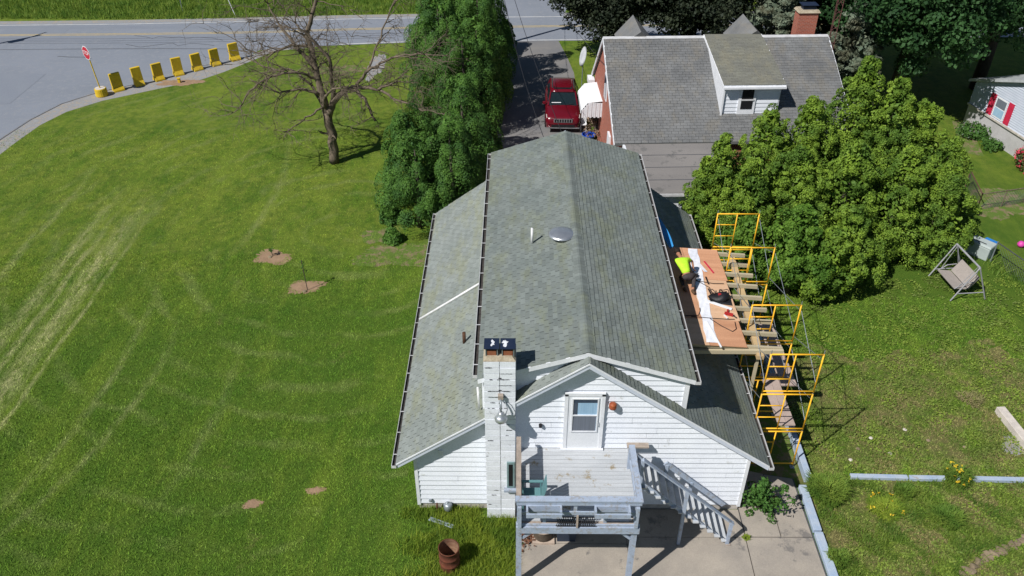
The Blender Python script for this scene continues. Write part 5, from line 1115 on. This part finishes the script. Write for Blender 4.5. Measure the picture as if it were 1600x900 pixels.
# ================================================================ STOP SIGN AND BARRIERS
sg = thing('stop_sign', 'red stop sign on a leaning yellow post in a round yellow base', 'stop sign', (-26.05,49.0,0))
sbz = MB().lathe((-26.05,49.0,0),[(.36,0),(.38,.05),(.37,.20),(.36,.22),(.37,.24),(.36,.46),(.34,.50)],20); sbz.build('base','barrier',sg,smooth=False)
MB().lathe((-26.05,49.0,.50),[(.30,0),(.30,.012)],20).build('base_top','whitewood',sg)
pt = np.array((-26.05,49.0,.45)); ptop = np.array((-26.22,49.05,2.75)); MB().tube([pt,ptop],.035,8).build('post','barrier',sg)
fn_ = nrm((-.30,-.95,.05)); rt = nrm(np.cross((0,0,1),fn_)); rt = -rt if rt[0] < 0 else rt; rt = nrm(np.array((cos(R(-38)),sin(R(-38)),0))); fn_ = nrm(np.cross(rt,(0,0,1))); upv = np.array((0,0,1.))
scn = ptop+np.array((0,0,-.02))+fn_*.06
def octo(r_, off): return [scn+fn_*off+rt*r_*cos(pi/8+k*pi/4)+upv*r_*sin(pi/8+k*pi/4) for k in range(8)]
mb = MB(); a_ = octo(.44,0); b_ = octo(.44,-.012); mb.add(a_+b_, [list(range(8))[::1], list(range(8,16))[::-1]]+[(i,(i+1)%8,8+(i+1)%8,8+i) for i in range(8)]); mb.build('sign_border','white',sg)
MB().add(octo(.405,.004),[list(range(8))]).build('sign_face','stopred',sg)
cu = bpy.data.curves.new('lettering','FONT'); cu.body = 'STOP'; cu.size = .32; cu.align_x = 'CENTER'; cu.align_y = 'CENTER'; to = bpy.data.objects.new('t', cu); col.objects.link(to)
bpy.context.view_layer.update(); me = bpy.data.meshes.new_from_object(to.evaluated_get(bpy.context.evaluated_depsgraph_get())); bpy.data.objects.remove(to)
so = root_off(sg)
for v in me.vertices: p = scn+fn_*.009+rt*v.co.x*.85+upv*v.co.y*1.1-so; v.co = tuple(p)
me.materials.clear(); me.materials.append(M['white']); me.name = 'lettering'; link(bpy.data.objects.new('lettering', me), sg)

places = [(-25.35,49.85),(-24.35,50.75),(-23.4,51.62),(-22.42,52.52),(-21.45,53.42),(-20.5,54.3),(-19.45,55.28)]
wh = ['nearest to the stop sign','second from the stop sign','third from the stop sign','middle one','third from the far right end','second from the far right end','farthest right, behind the bare tree branches']
def barrier():
    t = thing('concrete_barrier','x','barrier',(0,0,0)); w2 = .31
    mb = MB(); prof = [(-.30,0),(-.28,.10),(-.13,.30),(-.10,1.16),(.10,1.16),(.13,.30),(.28,.10),(.30,0)]
    mb.v = [(-w2,y,z) for y,z in prof]+[(w2,y,z) for y,z in prof]; n = 8; mb.f = [list(range(n)), list(range(n,2*n))[::-1]]+[(i,n+i,n+(i+1)%n,(i+1)%n) for i in range(n)]
    mb.build('slab','barrier',t,bevel=.015); return t
b0 = barrier()
for i, ((x,y), lb) in enumerate(zip(places, wh)):
    if i == 0: t = b0; chs = None
    else:
        t = b0.copy(); col.objects.link(t)
        for ch_ in [c for c in b0.children]: c2 = ch_.copy(); col.objects.link(c2); c2.parent = t
    t.location = (x,y,.004); t.rotation_euler = (rng.uniform(-.02,.02),rng.uniform(-.03,.03),R(41)+rng.uniform(-.10,.10)); t.scale = (rng.uniform(.94,1.05),1,rng.uniform(.95,1.04)); t['label'] = 'yellow concrete road barrier, '+lb; t['group'] = 'yellow barriers along the road edge'
solo(MB().box(-22.0,-21.85,51.1,51.25,0,.28).box(-22.03,-21.82,51.07,51.28,.28,.31), 'bollard_stub','barrier','short yellow post stub in the dirt below the barriers','post',(-21.92,51.17,0))
for x,y,lb,tl in ((-26.6,65.9,'thin grey marker post left in the far tall grass',0),(-22.1,64.8,'leaning white marker post right in the far tall grass',.35)):
    solo(MB().tube([(x,y,0),(x-tl,y,1.4)],.03,6),'marker_post','white' if tl else 'galv',lb,'marker post',(x,y,0))
# utility poles out of frame / behind the conifers, with their cables
def pole(x,y,h,lb,az):
    t = thing('utility_pole',lb,'utility pole',(x,y,0)); MB().tube([(x,y,0),(x,y,h)],[.16,.10],10).build('shaft','bark',t,smooth=True); dx_,dy_ = cos(az),sin(az)
    MB().bar((x-dx_*1.2,y-dy_*1.2,h-.7),(x+dx_*1.2,y+dy_*1.2,h-.7),.1,.12).build('crossarm','bark',t)
    for s in (-1,0,1): MB().lathe((x+s*dx_*1.05,y+s*dy_*1.05,h-.64),[(.05,0),(.06,.08),(.03,.16)],8).build('insulator','galv',t)
    MB().lathe((x+.25,y-.1,h-2.4),[(.22,0),(.24,.1),(.24,.75),(.1,.85)],12).build('transformer','galv',t); return t
pole(-41.6,54.9,9.2,'utility pole beyond the left edge whose shadow crosses the road',R(60)); pole(-1.75,57.9,9.5,'utility pole standing hidden behind the tall conifers by the road',R(10))
def cable(a,b,sag,lb):
    a,b = np.array(a,float),np.array(b,float); pts=[a+(b-a)*t+np.array((0,0,-4*sag*t*(1-t))) for t in np.linspace(0,1,24)]
    solo(MB().tube(pts,.014,4),'utility_cable','wire',lb,'cable',tuple(a))
cable((-1.75,57.9,8.8),(1.9,30.5,5.9),.8,'overhead cable running down to the rear ridge of the white house')
cable((-.9,57.9,8.9),(4.7,41.0,4.8),.7,'overhead cable crossing the drive towards the brick house')
cable((-1.75,57.9,7.6),(1.2,30.5,5.6),1.2,'lower cable over the shaded drive to the white house')

# ================================================================ SWING, BIN, FENCES, BALL
sw_ = thing('garden_swing','grey garden swing seat with a metal frame, canopy missing','swing',(18.8,28.4,0))
E1,E2 = np.array((18.35,29.25,0)),np.array((18.75,27.35,0)); 
pa = [np.array((18.55,29.60,1.62)),np.array((18.72,27.80,1.62))]
ax = nrm(pa[1]-pa[0]); px_ = np.array((ax[1],-ax[0],0)); 
MB().tube([pa[0],pa[1]],.04,8).build('top_bar','benchframe',sw_)
for i,p in enumerate(pa):
    for s in (-1,1): MB().tube([p,p+px_*s*.75+np.array((0,0,-1.60))],.03,8).build('leg','benchframe',sw_)
    MB().tube([p+px_*-.6+np.array((0,0,-1.25)),p+px_*.6+np.array((0,0,-1.25))],.022,6).build('side_bar','benchframe',sw_)
c0 = (pa[0]+pa[1])/2; hl = .68; px_ = -px_ if px_[0] < 0 else px_
def SB(a,b,z): return tuple(c0[:2]+ax[:2]*a+px_[:2]*b)+(z,)
if True:
    front=-1
    MB().add([SB(-hl,-.62,.50),SB(hl,-.62,.50),SB(hl,-.02,.42),SB(-hl,-.02,.42),SB(-hl,-.62,.47),SB(hl,-.62,.47),SB(hl,-.02,.39),SB(-hl,-.02,.39)],[(0,1,2,3),(7,6,5,4),(0,4,5,1),(1,5,6,2),(2,6,7,3),(3,7,4,0)]).build('seat','benchcloth',sw_)
    MB().add([SB(-hl,-.0,.43),SB(hl,-.0,.43),SB(hl,.32,.98),SB(-hl,.32,.98),SB(-hl,.03,.41),SB(hl,.03,.41),SB(hl,.35,.96),SB(-hl,.35,.96)],[(0,1,2,3),(7,6,5,4),(0,4,5,1),(1,5,6,2),(2,6,7,3),(3,7,4,0)]).build('backrest','benchcloth',sw_)
    for s in (-1,1):
        MB().tube([SB(s*hl,-.6,.46),SB(s*hl,-.25,.72),SB(s*hl,.15,.75)],.02,6).build('armrest','benchframe',sw_)
        MB().tube([SB(s*hl,-.5,.5),tuple(c0+ax*s*.8)],.012,5).build('hanger','benchframe',sw_); MB().tube([SB(s*hl,.2,.8),tuple(c0+ax*s*.8)],.012,5).build('hanger','benchframe',sw_)
bn = thing('storage_bin','grey-green storage box with a blue lid edge behind the garden swing','storage box',(20.75,31.0,0))
mb = MB().box(-.5,.5,-.28,.28,0,.6).rot((0,0,0),R(-52)); mb.v=[(x+20.7,y+31.25,z) for x,y,z in mb.v]; mb.build('body','bin',bn,bevel=.04)
mb = MB().hexa([(-.53,-.30,.61),(.53,-.30,.61),(.53,.30,.61),(-.53,.30,.61)],[(-.5,-.25,.70),(.5,-.25,.70),(.5,.25,.74),(-.5,.25,.74)]).rot((0,0,0),R(-52)); mb.v=[(x+20.7,y+31.25,z) for x,y,z in mb.v]; mb.build('lid','bin',bn,bevel=.03)
mb = MB().box(-.15,.4,-.30,.30,.56,.60).rot((0,0,0),R(-52)); mb.v=[(x+20.95,y+31.4,z+.05) for x,y,z in mb.v]; mb.build('lid_edge','binlid',bn)
mb = MB().box(-.25,.25,-.06,-.02,.755,.76).rot((0,0,0),R(-52)); mb.v=[(x+20.6,y+31.2,z-.02) for x,y,z in mb.v]; mb.build('lid_slot','black',bn)
def fence(name,label,pts,h,rail_m,post_m,step=.16,sp=1.9):
    t = thing(name,label,'fence',(*pts[0],0))
    for (xa,ya),(xb,yb) in zip(pts[:-1],pts[1:]):
        L_ = math.hypot(xb-xa,yb-ya); n = max(1,int(L_/sp))
        for i in range(n+1): f_=i/n; MB().tube([(xa+(xb-xa)*f_,ya+(yb-ya)*f_,0),(xa+(xb-xa)*f_,ya+(yb-ya)*f_,h+.05)],.028,6).build('post',post_m,t)
        MB().tube([(xa,ya,h),(xb,yb,h)],.026,6).build('top_rail',rail_m,t)
        wm_ = MB(); k = int(L_/step)
        for i in range(k): 
            f0,f1 = i/k,min(1,(i+1.0)/k*1.0+h/L_*.9)
            wm_.tube([(xa+(xb-xa)*f0,ya+(yb-ya)*f0,0.03),(xa+(xb-xa)*min(1,f0+h/L_),ya+(yb-ya)*min(1,f0+h/L_),h)],.006,3)
            wm_.tube([(xa+(xb-xa)*f0,ya+(yb-ya)*f0,h),(xa+(xb-xa)*min(1,f0+h/L_),ya+(yb-ya)*min(1,f0+h/L_),0.03)],.006,3)
        wm_.build('wire_mesh','fencewire',t)
fence('chain_link_fence','grey chain-link fence running down the right edge past the swing',[(21.0,30.7),(21.9,27.9),(23.6,23.2)],1.0,'fencewire','galv')
fence('garden_fence','thin wire garden fence with wooden posts in the far right yard',[(22.4,35.2),(25.1,35.9)],.9,'bark','bark',.14,1.3); fence('side_fence','rusty end section of wire garden fence beside the big shrubs',[(22.4,35.2),(22.9,37.6)],.9,'towersteel','towersteel',.14,1.3)
solo(MB().lathe((22.9,31.9,0),[(.0,0),(.10,.03),(.16,.12),(.16,.18),(.10,.28),(0,.31)],16,False),'toy_ball','pink','pink toy ball on the grass at the right edge','ball',(22.9,31.9,0),smooth=True)
P = np.vstack([np.stack([21.0+(i/1200)*1.9+rng.normal()*.25, 30.4-(i/1200)*6.0+rng.normal()*.2, 0]) for i in range(1200)]); blades(P,.30,.02,L_TALL,'fence_weeds',None,'stuff',.6)

# ================================================================ TREES
G1 = 'tall conifers beside the drive'
cyp = [(-4.6,33.5,4.7,1.5,'nearest dark conifer, its foot by the bare litter patch'),(-3.1,34.4,5.6,1.4,'dark conifer just behind the rear left roof corner'),(-5.1,35.8,4.9,1.6,'dark conifer second along the lawn side, right of the bare tree'),
       (-2.7,37.2,6.2,1.5,'dark conifer on the drive side, level with the bare tree'),(-4.4,38.4,3.4,1.5,'low conifer on the lawn side under the bare branches'),(-2.7,40.3,5.2,1.5,'mid-row conifer under the reaching bare branches'),(-3.0,43.4,6.4,1.7,'conifer beside the red car across the drive'),
       (-2.3,44.9,6.8,1.6,'narrow conifer closest to the red car'),(-2.4,49.6,8.0,1.7,'tall conifer on the drive side before the drive mouth'),
       (-4.5,46.4,7.6,2.2,'tall conifer on the lawn side of the far clump'),(-2.3,46.8,8.0,1.8,'tall conifer on the drive side of the far clump'),(-4.4,50.4,8.6,2.4,'tallest conifer, cut by the top of the photo'),(-2.2,52.0,8.6,1.9,'far conifer nearest to the drive mouth'),(-4.2,54.6,7.0,2.0,'farthest conifer beside the main road')]
for x,y,h,r,lb in cyp:
    cone_tree('conifer', lb, 'tree', x, y, h, r, L_CYP, G1, lambda u: min(1,.62+u*2.2)*(1-max(0,u-.25)/.75)**.62, int(66*h/6*r/1.4), 440, (.32,.60), .062, 1.45, irr=.16, shell=.06, jit=.42, core=5)
for x,y,h,r,lb in ((-.85,57.6,2.2,.8,'small round conifer at the mouth of the drive'),(-1.3,40.3,2.0,.5,'small conifer puff leaning over the drive edge'),(-6.0,34.0,.9,.5,'tiny green shrub left of the conifer row'),(-5.75,32.2,.6,.3,'small dark shrub in the litter patch')):
    cone_tree('small_conifer', lb, 'shrub', x, y, h, r, L_CYP, None, lambda u: (1-u)**.6*min(1,.8+u), 40, 60, (.18,.3), .10, 1.2)
G2 = 'bright green arborvitae behind the scaffold'
arb = [(15.2,34.8,8.3,2.3,'tallest pointed arborvitae, right of the brick house roof'),(16.6,34.4,7.6,2.2,'second pointed arborvitae top, just right of the tallest'),(18.0,34.2,6.4,2.2,'rounded arborvitae near the right yard fence'),(18.9,33.0,5.2,2.0,'rightmost arborvitae above the swing'),
       (12.9,34.0,6.6,2.5,'arborvitae in front of the brick house dormer'),(10.9,33.4,6.4,2.2,'arborvitae left of the dormer window, against the grey roof'),(8.7,31.9,5.9,1.4,'small pointed arborvitae beside the flat shed roof'),(9.8,31.0,5.2,1.8,'arborvitae directly behind the far scaffold frame'),(8.0,31.7,4.9,1.1,'leftmost arborvitae touching the shed gutter'),
       (11.9,31.6,5.4,2.4,'middle arborvitae above the black shade'),(14.1,31.4,5.7,2.6,'broad arborvitae in the centre of the clump'),(16.4,31.4,5.5,2.6,'broad arborvitae towards the swing'),(18.2,31.2,4.6,2.1,'lower arborvitae directly behind the swing'),(13.9,29.6,3.6,1.8,'low front arborvitae over the black shade at the clump foot')]
ap = lambda u: min(1,.6+u*1.8)*(1-max(0,u-.2)/.8)**.8
for x,y,h,r,lb in arb: cone_tree('arborvitae', lb, 'tree', x, y, h, r, L_ARB, G2, ap, int(190*h/6*r/1.9), 150, (.16,.40), .068, 1.0, base=.05, irr=.20, jit=.65, shell=.3)
cone_tree('broadleaf_shrub','darker green rounded tree just right of the scaffold, lowest of the clump','tree',11.3,28.3,4.0,1.35,L_ARB2,None,lambda u: min(1,.6+u*1.6)*(1-max(0,u-.4)/.6)**.55,120,120,(.22,.38),.10,.9,base=.4)
cone_tree('broadleaf_shrub','small yellowish-green tree beside the scaffold in front of the clump','tree',12.6,27.9,3.0,1.2,L_ARB,None,lambda u: min(1,.6+u*1.6)*(1-max(0,u-.4)/.6)**.55,90,110,(.22,.36),.10,.9,base=.4)
cone_tree('broadleaf_shrub','green undergrowth tree behind the farthest scaffold frame','tree',9.3,28.9,3.2,1.1,L_ARB2,None,lambda u: min(1,.6+u*1.6)*(1-max(0,u-.4)/.6)**.55,80,110,(.22,.36),.10,.9,base=.2)
round_tree('maple','dark-leaved maple filling the top centre above the brick house',5.6,54.0,9.6,3.6,L_MAPD,None,cz=5.6,rz=3.4,npuff=260,per=170,size=.17)
round_tree('maple','second dark-leaved maple, right of the first at the top edge',11.2,53.4,10.2,4.6,L_MAPD,None,cz=6.0,rz=4.0,npuff=280,per=170,size=.17)
round_tree('maple','big green maple at the top right over the black shade',22.6,47.6,11.5,4.8,L_MAPG,None,cz=7.4,rz=4.0,npuff=360,per=170,size=.19)
round_tree('maple','green maple cut by the top right corner',29.2,50.6,12.0,5.6,L_MAPG,None,cz=8.4,rz=4.2,npuff=380,per=170,size=.19)
round_tree('maple','third green maple between the spruce and the big maple, by the road',21.0,54.5,12.0,5.2,L_MAPG,None,cz=6.6,rz=4.6,npuff=320,per=150,size=.2)
cone_tree('spruce','grey-blue spruce behind the brick chimney','tree',15.8,49.6,11.5,3.6,L_SPR,None,lambda u: (1-u)**.85*min(1,.85+u),330,90,(.28,.5),.16,.45,base=.4)
cone_tree('spruce','small dark spruce beside the lattice mast','tree',18.9,46.2,7.5,2.6,L_SPR,None,lambda u: (1-u)**.85*min(1,.85+u),150,90,(.26,.45),.14,.45,base=.3)

# bare dead tree on the lawn
bt = thing('bare_tree','leafless grey tree standing on the lawn left of the conifers','tree',(-9.8,39.95,0))
tr2 = random.Random(11)
def limb(pts, r0, r1, name='limb', twigs=6, tl=1.6, depth=2):
    mb = MB(); P_ = [np.array(p,float) for p in pts]
    Q = []; 
    for i in range(len(P_)-1):
        for t in (0,.25,.5,.75): Q.append(P_[i]+(P_[i+1]-P_[i])*t+np.array([tr2.gauss(0,.035) for _ in range(3)]))
    Q.append(P_[-1]); n = len(Q); mb.tube(Q,[r0+(r1-r0)*i/(n-1) for i in range(n)],8)
    def twig(p,d,L,r,k):
        pts=[p]; q=p.copy(); dd=d.copy(); m_=5
        for i in range(m_):
            dd = nrm(dd+np.array([tr2.gauss(0,.22),tr2.gauss(0,.22),tr2.gauss(0,.18)-.02])); q=q+dd*L/m_; pts.append(q.copy())
        mb.tube(pts,[r*(1-.8*i/m_) for i in range(m_+1)],4 if r<.02 else 5)
        if k>0:
            for i in range(tr2.randint(3,5)):
                b_=pts[tr2.randint(1,m_)]; sd=nrm(dd+np.array([tr2.gauss(0,.75) for _ in range(3)])); twig(b_,sd,L*tr2.uniform(.45,.75),r*.55,k-1)
    for i in range(twigs):
        j = tr2.randint(int(n*.25),n-1); d = nrm((Q[j]-Q[max(0,j-1)])+np.array([tr2.gauss(0,.8),tr2.gauss(0,.8),tr2.gauss(.15,.6)])*np.linalg.norm(Q[j]-Q[max(0,j-1)])); twig(Q[j],d,tl*tr2.uniform(.5,1.2),max(.027,r1*.6),depth)
    mb.build(name,'bark',bt,smooth=True)
limb([(-9.8,40,0),(-9.78,40,1.6),(-9.88,40.0,2.9)],.27,.22,'trunk',2,.7,1)
limb([(-9.88,40,2.8),(-10.05,40.1,4.1),(-10.26,40.3,5.4),(-10.45,40.5,6.7),(-10.0,40.7,8.0),(-9.5,40.9,9.4)],.22,.06,twigs=18,tl=2.3,depth=2)
limb([(-9.85,40,2.75),(-9.3,39.9,3.7),(-8.6,39.8,4.25),(-8.05,39.8,4.4),(-7.1,39.7,4.25),(-5.9,39.7,4.7)],.20,.04,twigs=15,tl=2.1,depth=2)
limb([(-9.4,39.95,3.6),(-9.3,39.5,4.8),(-9.25,39.3,6.0),(-9.8,39.2,6.9),(-10.5,39.0,7.8)],.13,.04,twigs=15,tl=2.1,depth=2)
limb([(-10.3,40.3,5.3),(-11.0,40.6,6.0),(-11.8,41.0,6.9),(-12.4,41.4,8.0)],.12,.03,twigs=15,tl=2.3,depth=2)
limb([(-10.5,40.5,6.2),(-11.3,40.2,6.3),(-12.4,39.9,5.9),(-13.6,39.7,6.4)],.09,.02,twigs=10,tl=2.0,depth=2)
limb([(-10.1,40.0,3.9),(-10.9,39.7,4.3),(-12.0,39.4,4.2),(-13.3,39.2,5.0)],.09,.02,twigs=11,tl=1.8,depth=2)
limb([(-8.2,39.8,4.4),(-7.3,39.6,5.4),(-6.2,39.5,6.0),(-4.9,39.3,6.3),(-3.3,39.1,6.2)],.09,.02,twigs=12,tl=1.8,depth=2)
limb([(-7.4,39.6,5.3),(-6.9,39.9,6.5),(-6.3,40.1,7.8),(-5.6,40.4,9.2)],.06,.02,twigs=9,tl=1.6,depth=2)
limb([(-8.2,39.8,4.3),(-7.6,39.2,3.7),(-7.2,38.9,2.9)],.10,.05,twigs=5,tl=1.2,depth=2)
limb([(-7.0,39.7,4.2),(-6.0,39.2,3.9),(-4.8,38.8,3.6),(-3.7,38.5,3.5)],.07,.02,twigs=10,tl=1.6,depth=2)
limb([(-10.0,39.9,3.3),(-10.6,39.4,3.0),(-11.3,39.0,2.6),(-11.9,38.8,2.3)],.06,.02,twigs=7,tl=1.2,depth=2)
limb([(-9.9,40,2.9),(-10.6,40.6,4.0),(-11.6,41.4,4.6),(-13.0,42.0,4.4),(-14.4,42.4,4.9)],.09,.03,twigs=12,tl=1.9,depth=2)
limb([(-9.9,39.9,3.2),(-9.6,39.0,4.2),(-9.0,38.2,4.9),(-8.2,37.6,5.2)],.09,.03,twigs=9,tl=1.7,depth=2)
limb([(-10.2,40.2,4.6),(-11.0,39.6,5.2),(-12.2,39.0,5.2),(-13.2,38.6,4.6),(-13.8,38.4,3.8)],.08,.03,twigs=12,tl=1.7,depth=2)
